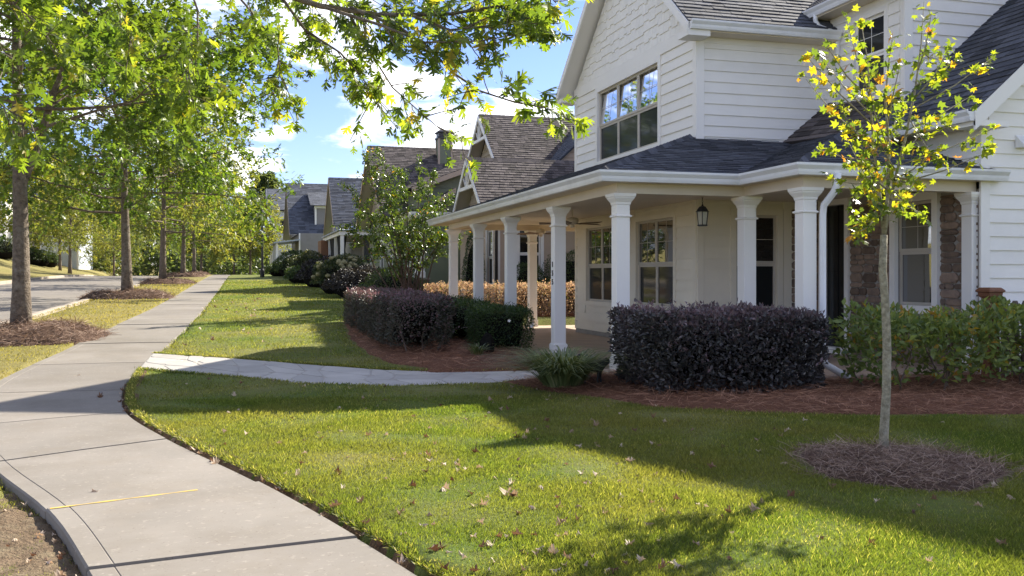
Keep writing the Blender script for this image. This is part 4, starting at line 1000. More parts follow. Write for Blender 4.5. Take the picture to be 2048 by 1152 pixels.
for k, (x, y) in enumerate(COLS):
    mb = MB(); mb.box(x - .1, x + .1, y - .1, y + .1, FL - .05 if k not in (0, 1, 5, 6) else .02, 2.655); c = add(mb, 'porch_column', 'trim', bevel=.004)
    mb = MB(); sqloft(mb, x, y, [(.101, 2.49), (.108, 2.50), (.112, 2.53), (.150, 2.585), (.155, 2.605), (.165, 2.61), (.168, 2.652)]); add(mb, 'capital', 'trim', c)
    mb = MB(); sqloft(mb, x, y, [(.101, 2.315), (.122, 2.325), (.124, 2.34), (.101, 2.355)]); add(mb, 'collar', 'trim', c)
    mb = MB(); sqloft(mb, x, y, [(.122, .03), (.122, .32), (.101, .345)]); add(mb, 'plinth', 'trim', c)
    if k == 1:
        for i, ch in enumerate('155'):
            tx = bpy.data.curves.new('digit', 'FONT'); tx.body = ch; tx.size = .135; tx.extrude = .006; tx.align_x = 'CENTER'; tx.align_y = 'CENTER'
            to = bpy.data.objects.new('digit_text', tx); me = bpy.data.meshes.new_from_object(to); me.name = 'digit'; bpy.data.objects.remove(to)
            me.transform(Matrix.Translation((x - .1 - .007, y, 1.675 - i * .148)) @ Matrix.Rotation(R(-90), 4, 'Z') @ Matrix.Rotation(R(90), 4, 'X'))
            me.materials.clear(); link('digit', me, M['black'], c)
rect_tube(WH, [(7.44, 10.61, 2.82), (7.44, 10.61, 2.70), (7.42, 10.66, 2.58), (7.38, 10.82, 2.42), (7.375, 10.84, 2.30), (7.375, 10.84, .42), (7.40, 10.80, .32), (7.58, 10.55, .16)], .075, .06, M['gutter'])
mb = MB()
mb.add([(10.43, 10.775, 3.28), (10.62, 10.775, 3.28), (10.62, 10.63, 3.28), (10.43, 10.63, 3.28), (10.43, 10.775, 3.46), (10.62, 10.775, 3.46), (10.62, 10.63, 3.32), (10.43, 10.63, 3.32)], [(0, 1, 2, 3), (4, 5, 6, 7), (0, 1, 5, 4), (2, 3, 7, 6), (1, 2, 6, 5), (0, 3, 7, 4)]); add(mb, 'vent_hood', 'gutter')

# porch fittings
def fan(loc, label, a0):
    f_ = root('ceiling_fan', loc, label, 'ceiling fan', 'ceiling fans under the porch'); x, y, z = loc
    mb = MB(); mb.tube([(x, y, 2.79), (x, y, z + .05)], .012, 8); mb.build('rod', M['cream'], f_)
    mb = MB(); mb.lathe([(.03, .09), (.11, .07), (.125, .02), (.11, -.04), (.05, -.06)], loc, 16); mb.build('motor', M['cream'], f_, smooth=True)
    mb = MB(); mb.lathe([(.04, -.06), (.055, -.09), (.03, -.12)], loc, 12); mb.build('switch_cup', M['cream'], f_, smooth=True)
    for k in range(5):
        a = a0 + 2 * math.pi * k / 5; c_, s_ = math.cos(a), math.sin(a); mb = MB()
        def q(r_, w, h): return (x + c_ * r_ - s_ * w, y + s_ * r_ + c_ * w, z - .035 + h)
        mb.hexa([q(.16, -.05, -.012), q(.66, -.075, -.02), q(.66, .075, .012), q(.16, .05, .004), q(.16, -.05, -.004), q(.66, -.075, -.012), q(.66, .075, .020), q(.16, .05, .012)]); b = mb.build('blade', M['fan'], f_)
        mb = MB(); mb.hexa([q(.09, -.012, -.004), q(.20, -.03, -.014), q(.20, .03, -.014), q(.09, .012, -.004), q(.09, -.012, .002), q(.20, -.03, -.0065), q(.20, .03, -.004), q(.09, .012, .002)]); mb.build('blade_iron', M['bronze'], b)
fan((6.35, 17.75, 2.56), 'brown-bladed ceiling fan nearer the porch window', .3)
fan((7.15, 22.3, 2.56), 'brown-bladed ceiling fan at the far end of the porch', .1)
lx, ly, lz = 6.72, 12.95, 2.38
LT = root('porch_lantern', (lx, ly, lz), 'black iron lantern hanging by a chain from the porch ceiling', 'lantern')
mb = MB(); mb.lathe([(.115, .075), (.10, .085), (.085, .115), (.055, .15), (.02, .165), (.012, .19)], (lx, ly, lz), 6); mb.build('cap', M['black'], LT)
mb = MB(); mb.lathe([(.072, -.14), (.085, -.135), (.085, -.12), (.07, -.118)], (lx, ly, lz), 6); mb.build('base_ring', M['black'], LT)
mb = MB(); mb.lathe([(.066, -.118), (.088, .076)], (lx, ly, lz), 6); mb.build('lamp_glass', M['lampglass'], LT)
for k in range(6):
    a = 2 * math.pi * k / 6; mb = MB(); mb.tube([(lx + .071 * math.cos(a), ly + .071 * math.sin(a), lz - .12), (lx + .094 * math.cos(a), ly + .094 * math.sin(a), lz + .08)], .006, 5); mb.build('bar', M['black'], LT)
for k in range(7):
    z0 = lz + .19 + k * .031; mb = MB(); vv = [(math.cos(t) * .010, math.sin(t) * .020) for t in np.linspace(0, 2 * math.pi, 9)]
    mb.tube([(lx + (c_ if k % 2 else 0), ly + (0 if k % 2 else c_), z0 + .016 + s_) for c_, s_ in vv], .0035, 4, cap=False); mb.build('chain_link', M['black'], LT)

# fence right of the porch
FP = root('fence_post', (9.47, 10.2, .1), 'reddish brown capped fence post before the siding corner', 'fence post')
mb = MB(); mb.box(9.39, 9.55, 10.12, 10.28, .05, 1.26); mb.build('post', M['fence'], FP, bevel=.006)
mb = MB(); sqloft(mb, 9.47, 10.2, [(.081, 1.20), (.10, 1.225), (.105, 1.27), (.125, 1.28), (.125, 1.30), (.09, 1.335)]); mb.build('cap', M['fence'], FP)
FN = root('picket_fence', (10.3, 10.2, .1), 'brown dog-eared picket fence running right from the post', 'fence')
for k in range(7):
    x = 9.70 + k * .165; mb = MB(); mb.add([(x + a, 10.185 + t_, z) for t_ in (0, .02) for a, z in ((-.055, .12), (.055, .12), (.055, 1.10), (.03, 1.16), (-.03, 1.16), (-.055, 1.10))], [(0, 1, 2, 3, 4, 5), (11, 10, 9, 8, 7, 6)] + [(i, 6 + i, 6 + (i + 1) % 6, (i + 1) % 6) for i in range(6)]); mb.build('picket', M['picket'], FN)
for z in (.35, .92):
    mb = MB(); mb.box(9.56, 10.9, 10.21, 10.25, z, z + .08); mb.build('rail', M['picket'], FN)

# ------------------------------------------------------------------ neighbouring houses
def block(rt, x0, x1, y0, y1, z0, z1, m, expo=.19, holesX=(), holesY=(), tk=.02):
    mb = MB(); mb.box(x0 + .13, x1, y0 + .13, y1, z0, z1); mb.build('inner_wall', M['dark'], rt)
    a = wall_sheet(rt, 'X', x0, y0, y1, z0, z1, m, holesX); siding(a, 'X', x0, y0, y1, z0, z1, expo, m, [(h[0] - .1, h[1] + .1, h[2] - .1, h[3] + .1) for h in holesX], joined=True, tk=tk)
    b = wall_sheet(rt, 'Y', y0, x0, x1, z0, z1, m, holesY); siding(b, 'Y', y0, x0, x1, z0, z1, expo, m, [(h[0] - .1, h[1] + .1, h[2] - .1, h[3] + .1) for h in holesY], joined=True, tk=tk)
    for h in holesX: window(rt, 'X', x0, *h, 1, (h[2] + h[3]) / 2, .1, 'glass_low', 'screen', munt=False)
    for h in holesY: window(rt, 'Y', y0, *h, 1, (h[2] + h[3]) / 2, .1, 'glass_low', 'screen', munt=False)
    mb = MB(); mb.box(x0 - .035, x0 + .10, y0 - .035, y0 + .10, z0, z1); mb.build('corner_board', M['trim'], rt)
def tri_wall(rt, axis, c, a0, a1, z0, ridge, m, name='gable_face'):
    mid = (a0 + a1) / 2; mb = MB()
    for o in (0,): mb.add([pt(axis, c, a0, o, z0), pt(axis, c, a1, o, z0), pt(axis, c, mid, o, ridge)], [(0, 1, 2)])
    w = mb.build(name, m, rt)
    siding(w, axis, c, a0, a1, z0, ridge - .05, .19, m, ends=lambda z: (a0 + (z - z0) / (ridge - z0) * (mid - a0), a1 - (z - z0) / (ridge - z0) * (a1 - mid)), joined=True)
    return w
def gable_x(rt, x0, x1, ry_, rz, half, pitch, mS, expo=.15, tab=.4, braced=False, soff=None, trim='trim'):
    """roof with its ridge along X, gable end at x0 facing the street"""
    ez = rz - half * pitch
    roof_plane(rt, [(x0, ry_ - half, ez), (x1, ry_ - half, ez), (x1, ry_, rz), (x0, ry_, rz)], mS, expo, tab)
    roof_plane(rt, [(x1, ry_ + half, ez), (x0, ry_ + half, ez), (x0, ry_, rz), (x1, ry_, rz)], mS, expo * 2, tab * 2)
    ridge_cap(rt, (x0, ry_, rz), (x1, ry_, rz), mS)
    for s in (-1, 1):
        ya, yb = ry_ + s * half, ry_
        mb = MB(); mb.hexa([(x0 - .03, ya, ez - .2), (x0 + .01, ya, ez - .2), (x0 + .01, yb, rz - .2), (x0 - .03, yb, rz - .2), (x0 - .03, ya, ez - .01), (x0 + .01, ya, ez - .01), (x0 + .01, yb, rz - .01), (x0 - .03, yb, rz - .01)]); mb.build('barge_board', M[trim], rt)
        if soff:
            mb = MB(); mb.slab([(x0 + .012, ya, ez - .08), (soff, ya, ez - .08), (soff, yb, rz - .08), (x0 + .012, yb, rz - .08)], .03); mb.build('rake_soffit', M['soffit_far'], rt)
    if braced:
        zb = rz - .95; hw = (rz - .2 - zb) / pitch; b = MB()
        b.box(x0 - .02, x0 + .06, ry_ - hw, ry_ + hw, zb - .06, zb + .05); b.build('gable_brace', M[trim], rt)
        for dy in (-.45, -.2, 0, .2, .45):
            b = MB(); b.tube([(x0 + .02, ry_ + dy * .2, zb), (x0 + .02, ry_ + dy, rz - .24 - abs(dy) * pitch)], .028, 4); b.build('gable_brace', M[trim], rt)

# tan house next door
gz_ = tz(8, 30)
H2 = root('tan_house', (7.5, 27.8, gz_), 'tan house next door with two braced gables and brown shingle roof', 'house')
block(H2, 8.6, 18, 30.6, 37.5, gz_, 4.2, M['tan_sid'], .19)
block(H2, 7.5, 17.5, 27.8, 30.8, gz_, 3.5, M['tan_sid'], .19, holesX=[(28.2, 28.9, 1.2, 2.9), (29.6, 30.3, 1.2, 2.9)], holesY=[(8.2, 8.9, 1.3, 3.0), (10.2, 10.9, 1.3, 3.0)])
gable_x(H2, 6.9, 17.6, 29.3, 5.22, 2.15, .84, M['shingle_b'], .14, .21, braced=True, soff=7.36)
tri_wall(H2, 'X', 7.35, 27.5, 31.1, 3.45, 5.0, M['tan_shake'])
gable_x(H2, 8.5, 14, 34.1, 7.45, 4.3, .82, M['shingle_b'], .14, .21, braced=True, soff=8.96)
tri_wall(H2, 'X', 8.95, 30.2, 38.0, 3.9, 7.1, M['tan_shake'])
roof_plane(H2, [(8.6, 38, 3.72), (8.6, 30.3, 3.72), (12.6, 30.3, 7.5), (12.6, 38, 7.5)], M['shingle_d'], .14, .21)
roof_plane(H2, [(16.6, 30.3, 3.72), (16.6, 38, 3.72), (12.6, 38, 7.5), (12.6, 30.3, 7.5)], M['shingle_d'], .3, .6)
tri_wall(H2, 'Y', 30.5, 8.7, 16.5, 3.8, 7.3, M['tan_sid'])
mb = MB(); mb.tube([(7.42, 27.55, 3.3), (7.42, 27.55, 3.1), (7.46, 27.68, 2.95), (7.46, 27.68, gz_)], .05, 8); mb.build('downspout', M['bronze'], H2, smooth=True)
mb = MB(); mb.box(5.6, 7.5, 31.0, 36.5, gz_, gz_ + .35); mb.build('porch_floor', M['kerb'], H2)
for x, y in ((5.75, 31.2), (5.75, 32.6)):
    mb = MB(); mb.box(x - .28, x + .28, y - .28, y + .28, gz_, 1.35); b = mb.build('brick_pier', M['brick'], H2)
    mb = MB(); sqloft(mb, x, y, [(.31, 1.352), (.31, 1.41)]); mb.build('pier_cap', M['kerb'], b)
    mb = MB(); sqloft(mb, x, y, [(.17, 1.412), (.17, 1.6), (.15, 1.62), (.12, 3.4)]); mb.build('porch_column', M['trim'], H2)
mb = MB(); mb.box(5.4, 7.5, 30.9, 36.6, 3.4, 3.6); mb.build('porch_beam', M['trim'], H2)
roof_plane(H2, [(5.2, 36.8, 3.6), (5.2, 31.3, 3.6), (8.6, 31.3, 4.6), (8.6, 36.8, 4.6)], M['shingle_b'], .2, .4)

# olive green house with the chimney
gz_ = tz(7, 46)
H3 = root('olive_house', (7, 44, gz_), 'olive green house with square chimney on a broad brown roof', 'house')
block(H3, 7.0, 16, 43.6, 52.6, gz_, 4.6, M['green_sid'], .2, holesX=[(45, 46, 1.6, 3.2), (48, 49, 1.6, 3.2)])
gable_x(H3, 6.2, 13.5, 48.2, 8.05, 4.9, .80, M['shingle_b'], .15, .27, trim='tan_sid', soff=6.91)
tri_wall(H3, 'X', 6.9, 43.9, 52.5, 4.3, 7.7, M['tan_shake'])
mb = MB(); mb.box(7.6, 15, 41.3, 47.8, gz_, 5.4); mb.build('wall', M['green_sid'], H3)
w_ = wall_sheet(H3, 'Y', 41.28, 7.6, 15, gz_, 5.4, M['green_sid']); siding(w_, 'Y', 41.28, 7.6, 15, gz_, 5.4, .2, M['green_sid'], joined=True)
mb = MB(); mb.add([(7.6, 41.27, 5.39), (15, 41.27, 5.39), (15, 41.27, 7.75), (11.6, 41.27, 6.85)], [(0, 1, 2, 3)]); mb.build('gable_face', M['green_sid'], H3)
roof_plane(H3, [(7.2, 47.8, 5.35), (7.2, 40.95, 5.35), (13, 40.95, 7.55), (13, 47.8, 7.55)], M['shingle_b'], .16, .27)
mb = MB(); mb.hexa([(7.2, 40.90, 5.12), (13, 40.90, 7.32), (13, 40.94, 7.32), (7.2, 40.94, 5.12), (7.2, 40.90, 5.34), (13, 40.90, 7.54), (13, 40.94, 7.54), (7.2, 40.94, 5.34)]); mb.build('barge_board', M['tan_sid'], H3)
roof_plane(H3, [(6.4, 45, 3.6), (6.4, 40.2, 3.6), (9.0, 40.2, 5.3), (9.0, 45, 5.3)], M['shingle_b'], .16, .27)
mb = MB(); mb.hexa([(6.4, 40.14, 3.38), (9.0, 40.14, 5.08), (9.0, 40.19, 5.08), (6.4, 40.19, 3.38), (6.4, 40.14, 3.6), (9.0, 40.14, 5.3), (9.0, 40.19, 5.3), (6.4, 40.19, 3.6)]); mb.build('barge_board', M['tan_sid'], H3)
mb = MB(); mb.box(6.9, 9.0, 40.6, 44, gz_, 3.6); mb.build('wall', M['green_sid'], H3)
cxx, cyy = 10.0, 47.4
mb = MB(); mb.box(cxx - .33, cxx + .33, cyy - .33, cyy + .33, 7.0, 8.42); ch = mb.build('chimney', M['green_sid'], H3)
for sx_, sy_ in ((-1, -1), (1, -1), (-1, 1), (1, 1)):
    mb = MB(); mb.box(cxx + sx_ * .33 - .045, cxx + sx_ * .33 + .045, cyy + sy_ * .33 - .045, cyy + sy_ * .33 + .045, 7.0, 8.42); mb.build('corner_board', M['tan_sid'], ch)
mb = MB(); sqloft(mb, cxx, cyy, [(.36, 8.42), (.40, 8.44), (.40, 8.52), (.33, 8.56), (.34, 8.72), (.42, 8.74), (.40, 8.80), (.26, 8.88)]); mb.build('chimney_cap', M['bronze'], ch)

# taupe house with metal porch roof and dark curtains
gz_ = tz(6, 60)
H4 = root('taupe_house', (7.6, 57, gz_), 'taupe house with pale metal porch roof, dark curtains and cedar end wall', 'house')
block(H4, 7.6, 16, 57.5, 76, gz_, 4.9, M['taupe_sid'], .2, holesX=[(60, 61, 2, 3.8)], holesY=[(8.6, 9.5, 1.8, 3.5)])
gable_x(H4, 6.35, 12, 72.0, 8.8, 4.6, .95, M['shingle_d'], .18, .5, trim='tan_sid', soff=6.91)
tri_wall(H4, 'X', 6.9, 68.2, 75.8, 4.9, 8.4, M['taupe_sid'])
roof_plane(H4, [(7.0, 69, 4.9), (7.0, 57, 4.9), (11.5, 57, 8.2), (11.5, 69, 8.2)], M['shingle_d'], .2, .5)
tri_wall(H4, 'Y', 57.5, 7.6, 15.4, 4.9, 8.0, M['taupe_sid'])
mb = MB(); mb.hexa([(6.9, 56.95, 4.6), (11.5, 56.95, 7.95), (11.5, 57.0, 7.95), (6.9, 57.0, 4.6), (6.9, 56.95, 4.9), (11.5, 56.95, 8.22), (11.5, 57.0, 8.22), (6.9, 57.0, 4.9)]); mb.build('barge_board', M['trim'], H4)
mb = MB(); mb.slab([(5.5, 56.0, 4.15), (10.5, 56.0, 4.15), (10.5, 58.3, 4.75), (7.7, 58.3, 4.75)], .06); mb.slab([(5.5, 68, 4.15), (5.5, 56.0, 4.15), (7.7, 58.3, 4.75), (7.7, 68, 4.75)], .06); pr = mb.build('porch_roof', M['metalroof'], H4)
for k in range(24):
    y = 56.4 + k * .5; t_ = min(1, (y - 56) / 2.3); mb = MB(); mb.tube([(5.5, y, 4.175), (5.5 + 2.2 * t_, y, 4.175 + .6 * t_)], .02, 4); mb.build('seam', M['metalroof'], pr)
for k in range(10):
    x = 5.9 + k * .46; t_ = min(1, (x - 5.5) / 2.2); mb = MB(); mb.tube([(x, 56.0, 4.175), (x, 56 + 2.3 * t_, 4.175 + .6 * t_)], .02, 4); mb.build('seam', M['metalroof'], pr)
mb = MB(); mb.box(5.6, 7.6, 56.1, 68, 3.85, 4.08); mb.build('porch_beam', M['trim'], H4)
mb = MB(); mb.box(7.6, 10.4, 56.1, 56.3, 3.85, 4.08); mb.build('porch_beam', M['trim'], H4)
mb = MB(); mb.box(5.6, 10.4, 56.1, 68, gz_ - .2, gz_ + .25); mb.build('porch_floor', M['brick'], H4)
for x, y in ((5.75, 56.25), (5.75, 60), (5.75, 64), (8.4, 56.25), (10.3, 56.25)):
    mb = MB(); mb.box(x - .1, x + .1, y - .1, y + .1, gz_ + .25, 3.85); mb.build('porch_column', M['trim'], H4)
for k, y in enumerate((57.3, 58.7, 60.6, 62.2, 63.4, 65.2)):
    mb = MB(); mb.lathe([(.16, 0), (.22, .9), (.15, 1.7), (.24, 2.6)], (5.9, y, gz_ + .27), 8); mb.build('curtain', M['curtain'], H4)
for x in (7.2, 9.2):
    mb = MB(); mb.lathe([(.14, 0), (.2, .9), (.13, 1.7), (.2, 2.6)], (x, 56.4, gz_ + .27), 8); mb.build('curtain', M['curtain'], H4)
for k in range(9):
    y = 66.4 + k * .3; mb = MB(); mb.box(5.35, 5.39, y, y + .28, gz_, 3.9); mb.build('cedar_board', M['cedar'], H4)
mb = MB(); mb.box(5.40, 6.2, 66.35, 69.2, gz_, 3.9); mb.build('wall', M['cedar'], H4)

# grey-blue house
gz_ = tz(5, 95) - .1
H5 = root('grey_house', (5.2, 97, gz_), 'grey two-storey house with steep blue-grey roof and shed dormer', 'house')
block(H5, 5.4, 15, 92.5, 106, gz_, 5.5, M['grey_sid'], .2)
gable_x(H5, 4.5, 13, 99.5, 10.9, 7.0, .78, M['shingle_d'], .22, .6, trim='tan_sid', soff=5.21)
tri_wall(H5, 'X', 5.2, 93.5, 105.5, 5.4, 10.4, M['grey_sid'])
mb = MB(); mb.box(7.0, 11.0, 93.8, 98, 6.3, 8.2); mb.build('dormer_wall', M['grey_sid'], H5)
w_ = wall_sheet(H5, 'Y', 93.78, 7.0, 11.0, 6.3, 8.2, M['grey_sid']); siding(w_, 'Y', 93.78, 7.1, 11, 6.35, 8.0, .2, M['grey_sid'], joined=True)
mb = MB(); mb.box(6.95, 7.12, 93.7, 93.77, 6.3, 8.2); mb.build('corner_board', M['trim'], H5)
mb = MB(); mb.box(6.9, 11.1, 93.6, 93.76, 8.0, 8.25); mb.build('frieze_board', M['trim'], H5)
roof_plane(H5, [(6.5, 93.2, 8.25), (11.4, 93.2, 8.25), (11.4, 98.0, 9.9), (6.5, 98.0, 9.9)], M['shingle_d'], .2, .5)
mb = MB(); mb.slab([(3.0, 91.5, 4.6), (5.4, 91.5, 4.9), (5.4, 100, 4.9), (3.0, 100, 4.6)], .12); mb.build('porch_roof', M['metalroof'], H5)
for y in (91.9, 96, 99.6):
    mb = MB(); mb.box(3.15, 3.45, y - .15, y + .15, gz_, gz_ + 1.0); b = mb.build('brick_pier', M['brick'], H5)
    mb = MB(); mb.box(3.2, 3.4, y - .1, y + .1, gz_ + 1.0, 4.5); mb.build('porch_column', M['trim'], H5)
# white house beyond
gz_ = tz(3, 118)
H6 = root('far_white_house', (4, 118, gz_), 'far white two-storey house partly behind the grey one', 'house')
block(H6, 3.6, 14, 114, 124, gz_ - 1, 9.0, M['white'], .2, holesX=[(116, 117, 6.2, 8.2), (119, 120, 6.2, 8.2)], holesY=[(4.4, 5.1, 6.3, 8.1)])
gable_x(H6, 3.0, 14, 119, 12.0, 5.6, .52, M['shingle_d'], .25, .6)
tri_wall(H6, 'X', 3.5, 114, 124, 9.0, 11.7, M['white'])

# houses across the street
gz_ = tz(-21, 120)
H7 = root('pale_blue_house', (-25, 122, gz_), 'long pale blue house on the bank across the street', 'house')
X0, X1, Y0, Y1 = -34, -18.4, 121, 133
mb = MB(); mb.box(X0, X1 - .05, Y0 + .12, Y1, gz_ - 2, gz_ + 5); mb.build('wall', M['blue_sid'], H7)
w_ = wall_sheet(H7, 'Y', Y0, X0, X1, gz_ - 2, gz_ + 5, M['blue_sid'], [(-31, -30, gz_ + 1.2, gz_ + 2.8), (-23.5, -22.5, gz_ + 1.2, gz_ + 2.8)]); siding(w_, 'Y', Y0, X0, X1, gz_ - 2, gz_ + 5, .25, M['blue_sid'], [(-31.1, -29.9, gz_ + 1.1, gz_ + 2.9), (-23.6, -22.4, gz_ + 1.1, gz_ + 2.9)], joined=True)
for a in (-31, -23.5): window(H7, 'Y', Y0, a, a + 1, gz_ + 1.2, gz_ + 2.8, 1, gz_ + 2, .12, 'glass_low', 'screen', munt=False)
mb = MB(); mb.box(X1 - .12, X1 + .06, Y0 - .06, Y0 + .2, gz_ - 2, gz_ + 5); mb.build('corner_board', M['trim'], H7)
roof_plane(H7, [(X0 - .5, Y0 - .5, gz_ + 5), (X1 + .5, Y0 - .5, gz_ + 5), (X1 + .5, 127, gz_ + 8.6), (X0 - .5, 127, gz_ + 8.6)], M['shingle_d'], .3, .7)
roof_plane(H7, [(X1 + .5, Y1 + .5, gz_ + 5), (X0 - .5, Y1 + .5, gz_ + 5), (X0 - .5, 127, gz_ + 8.6), (X1 + .5, 127, gz_ + 8.6)], M['shingle_d'], .5, .9)
g8 = tz(-26, 110); ox, oy = 12.2, 20.5
H8 = root('white_porch_house', (-27, 110, g8), 'white house with stair railing high on the bank at far left', 'house')
mb = MB(); mb.box(-52 + ox, -36 + ox, 90 + oy, 100 + oy, g8 - 1, g8 + 6.5); mb.build('wall', M['white'], H8)
w_ = wall_sheet(H8, 'Y', 89.9 + oy, -52 + ox, -36 + ox, g8 - 1, g8 + 6.5, M['white']); siding(w_, 'Y', 89.9 + oy, -52 + ox, -36 + ox, g8 - 1, g8 + 6.5, .25, M['white'], joined=True)
mb = MB(); mb.box(-37.5 + ox, -35 + ox, 88 + oy, 90 + oy, g8 - .5, g8 + .9); mb.build('porch_floor', M['white'], H8)
for k in range(6):
    mb = MB(); mb.box(-35 + ox + k * .3, -34.7 + ox + k * .3, 88 + oy, 90 + oy, g8 - 1.5, g8 + .75 - k * .17); mb.build('step', M['kerb'], H8)
mb = MB(); mb.tube([(-37.4 + ox, 88.1 + oy, g8 + 1.85), (-35 + ox, 88.1 + oy, g8 + 1.85), (-33.2 + ox, 88.1 + oy, g8 + .8)], .06, 6); rl = mb.build('railing', M['trim'], H8)
for k in range(16):
    x = -37.4 + ox + k * .26; zt = g8 + 1.85 - max(0, x + 35 - ox) * .58; mb = MB(); mb.box(x - .025, x + .025, 88.08 + oy, 88.12 + oy, zt - 1.0, zt); mb.build('baluster', M['trim'], rl)
roof_plane(H8, [(-52.5 + ox, 89.3 + oy, g8 + 6.5), (-35.5 + ox, 89.3 + oy, g8 + 6.5), (-35.5 + ox, 96 + oy, g8 + 10), (-52.5 + ox, 96 + oy, g8 + 10)], M['shingle_d'], .3, .7)
# lamp post
lp = (1.55, 72.5, tz(1.55, 72.5))
LP = root('street_lamp', lp, 'tall black lamp post beside the far sidewalk', 'lamp post')
mb = MB(); mb.tube([(lp[0], lp[1], lp[2] - .1), (lp[0], lp[1], lp[2] + 4.3)], [.09, .055], 8); mb.build('post', M['black'], LP)
mb = MB(); mb.lathe([(.16, 0), (.16, .5), (.11, .62)], lp, 10); mb.build('base', M['black'], LP)
mb = MB(); mb.lathe([(.10, 4.30), (.18, 4.38), (.22, 4.72)], lp, 8); mb.build('lantern_glass', M['lampglass'], LP)
mb = MB(); mb.lathe([(.26, 4.721), (.14, 4.86), (.03, 4.98)], lp, 8); mb.build('cap', M['black'], LP)

# ------------------------------------------------------------------ hedges and shrubs
def leaf_cloud(name, tmpl, pos, axis, up, size, tone, m, parent):
    V, F, k = scatter(tmpl, pos, frames(axis, up), size)
    o = link(name, tri_mesh(name, V, F, np.repeat(tone, k)), m, parent); o['kind'] = 'stuff'; return o
def bumps(p, f=3.0):
    return np.sin(p[:, 0] * f + 1.3 * np.sin(p[:, 1] * f * .8)) * .5 + np.sin(p[:, 1] * f * 1.3 + 1.1 * np.sin(p[:, 2] * f * 1.1 + 2)) * .5 + .5 * np.sin(p[:, 2] * f * 1.7 + p[:, 0] * f * .6)
def hedge(name, label, x0, x1, y0, y1, top, m, n, ls, cat='hedge', gap=0.0, lump=.04, core=.13, depth=.06, bottom=.12, wob=None, tilt=0.0, stem=True, round_=.12, core_bottom=None):
    g = tz((x0 + x1) / 2, (y0 + y1) / 2) + .04
    rt = root(name, ((x0 + x1) / 2, (y0 + y1) / 2, g), label, cat)
    h = top - g; sx_, sy_, sz_ = x1 - x0, y1 - y0, h - bottom
    A = np.array([sx_ * sy_, sx_ * sz_, sx_ * sz_, sy_ * sz_, sy_ * sz_]); fc = RNG.choice(5, n, p=A / A.sum())
    r1, r2 = RNG.uniform(0, 1, n), RNG.uniform(0, 1, n); P_ = np.zeros((n, 3)); Nn = np.zeros((n, 3))
    for k in range(5):
        s = fc == k
        if k == 0: P_[s] = np.stack([x0 + r1[s] * sx_, y0 + r2[s] * sy_, np.full(s.sum(), top)], 1); Nn[s] = (0, 0, 1)
        elif k in (1, 2): P_[s] = np.stack([x0 + r1[s] * sx_, np.full(s.sum(), y0 if k == 1 else y1), g + bottom + r2[s] * sz_], 1); Nn[s] = (0, -1 if k == 1 else 1, 0)
        else: P_[s] = np.stack([np.full(s.sum(), x0 if k == 3 else x1), y0 + r1[s] * sy_, g + bottom + r2[s] * sz_], 1); Nn[s] = (-1 if k == 3 else 1, 0, 0)
    # round the arrises, undercut the foot
    c = np.array([(x0 + x1) / 2, (y0 + y1) / 2, 0]); hx, hy = sx_ / 2, sy_ / 2
    qx = np.maximum(np.abs(P_[:, 0] - c[0]) - (hx - round_), 0); qy = np.maximum(np.abs(P_[:, 1] - c[1]) - (hy - round_), 0); qz = np.maximum(P_[:, 2] - (top - round_), 0)
    q = np.stack([qx * np.sign(P_[:, 0] - c[0]), qy * np.sign(P_[:, 1] - c[1]), qz], 1); L = np.linalg.norm(q, axis=1); over = np.maximum(L - round_, 0)
    P_ -= q / np.maximum(L, 1e-6)[:, None] * over[:, None]
    foot = np.clip((P_[:, 2] - g) / (h * .55), 0, 1); shrink = 1 - .07 * (1 - foot) ** 1.5
    P_[:, 0] = c[0] + (P_[:, 0] - c[0]) * shrink; P_[:, 1] = c[1] + (P_[:, 1] - c[1]) * shrink
    P_ += Nn * (lump * bumps(P_, 3.6) + .5 * lump * bumps(P_, 9))[:, None] - Nn * RNG.exponential(depth, n)[:, None] + RNG.normal(0, .018, (n, 3))
    P_[:, 2] += tilt * (P_[:, 0] - c[0])
    if gap:
        thr = bumps(P_ * np.array([1, 1, 1.2]) + 5, 4.2); low = 1 - np.clip((P_[:, 2] - g) / (h * .75), 0, 1)
        keep = thr < 1.35 - gap * (0.4 + 1.6 * low) + RNG.normal(0, .15, n); P_, Nn = P_[keep], Nn[keep]; n = len(P_)
    ax = norm(Nn * .9 + RNG.normal(0, .65, (n, 3)) + np.array([0, 0, .25])); up_ = norm(Nn + np.array([0, 0, .7]) + RNG.normal(0, .45, (n, 3)))
    tone = np.clip(RNG.beta(2, 2.2, n) + .12 * bumps(P_, 5), 0, 1)
    if 'loro' in name:      # fresh growth on the clipped top is the purple one, the sides are older and greener
        tone = np.clip(np.where(Nn[:, 2] > .5, .45, .0) + RNG.beta(2, 2, n) * .55 + .14 * bumps(P_, 3), 0, 1)
    leaf_cloud('foliage', LEAF, P_, ax, up_, ls * RNG.uniform(.6, 1.3, n), tone, m, rt)
    nsh = int(sx_ * sy_ * 26); rs = np.random.default_rng(int(x0 * 100)); sp_, sa_ = [], []
    for i in range(nsh):       # stray shoots above the clipped top and out of the sides
        q = np.array([rs.uniform(x0 + .05, x1 - .05), rs.uniform(y0 + .05, y1 - .05), top - .03]); q[2] += tilt * (q[0] - c[0]); dv = np.array([rs.normal(0, .35), rs.normal(0, .35), 1.]); L_ = rs.uniform(.04, .13)
        if rs.random() < .35: q[1] = y0 - .02; q[2] = g + rs.uniform(.2, .95) * h; dv = np.array([rs.normal(0, .6), -1., .6])
        for j in range(6): sp_.append(q + dv * L_ * j / 5 + rs.normal(0, .012, 3)); sa_.append(dv + rs.normal(0, .7, 3))
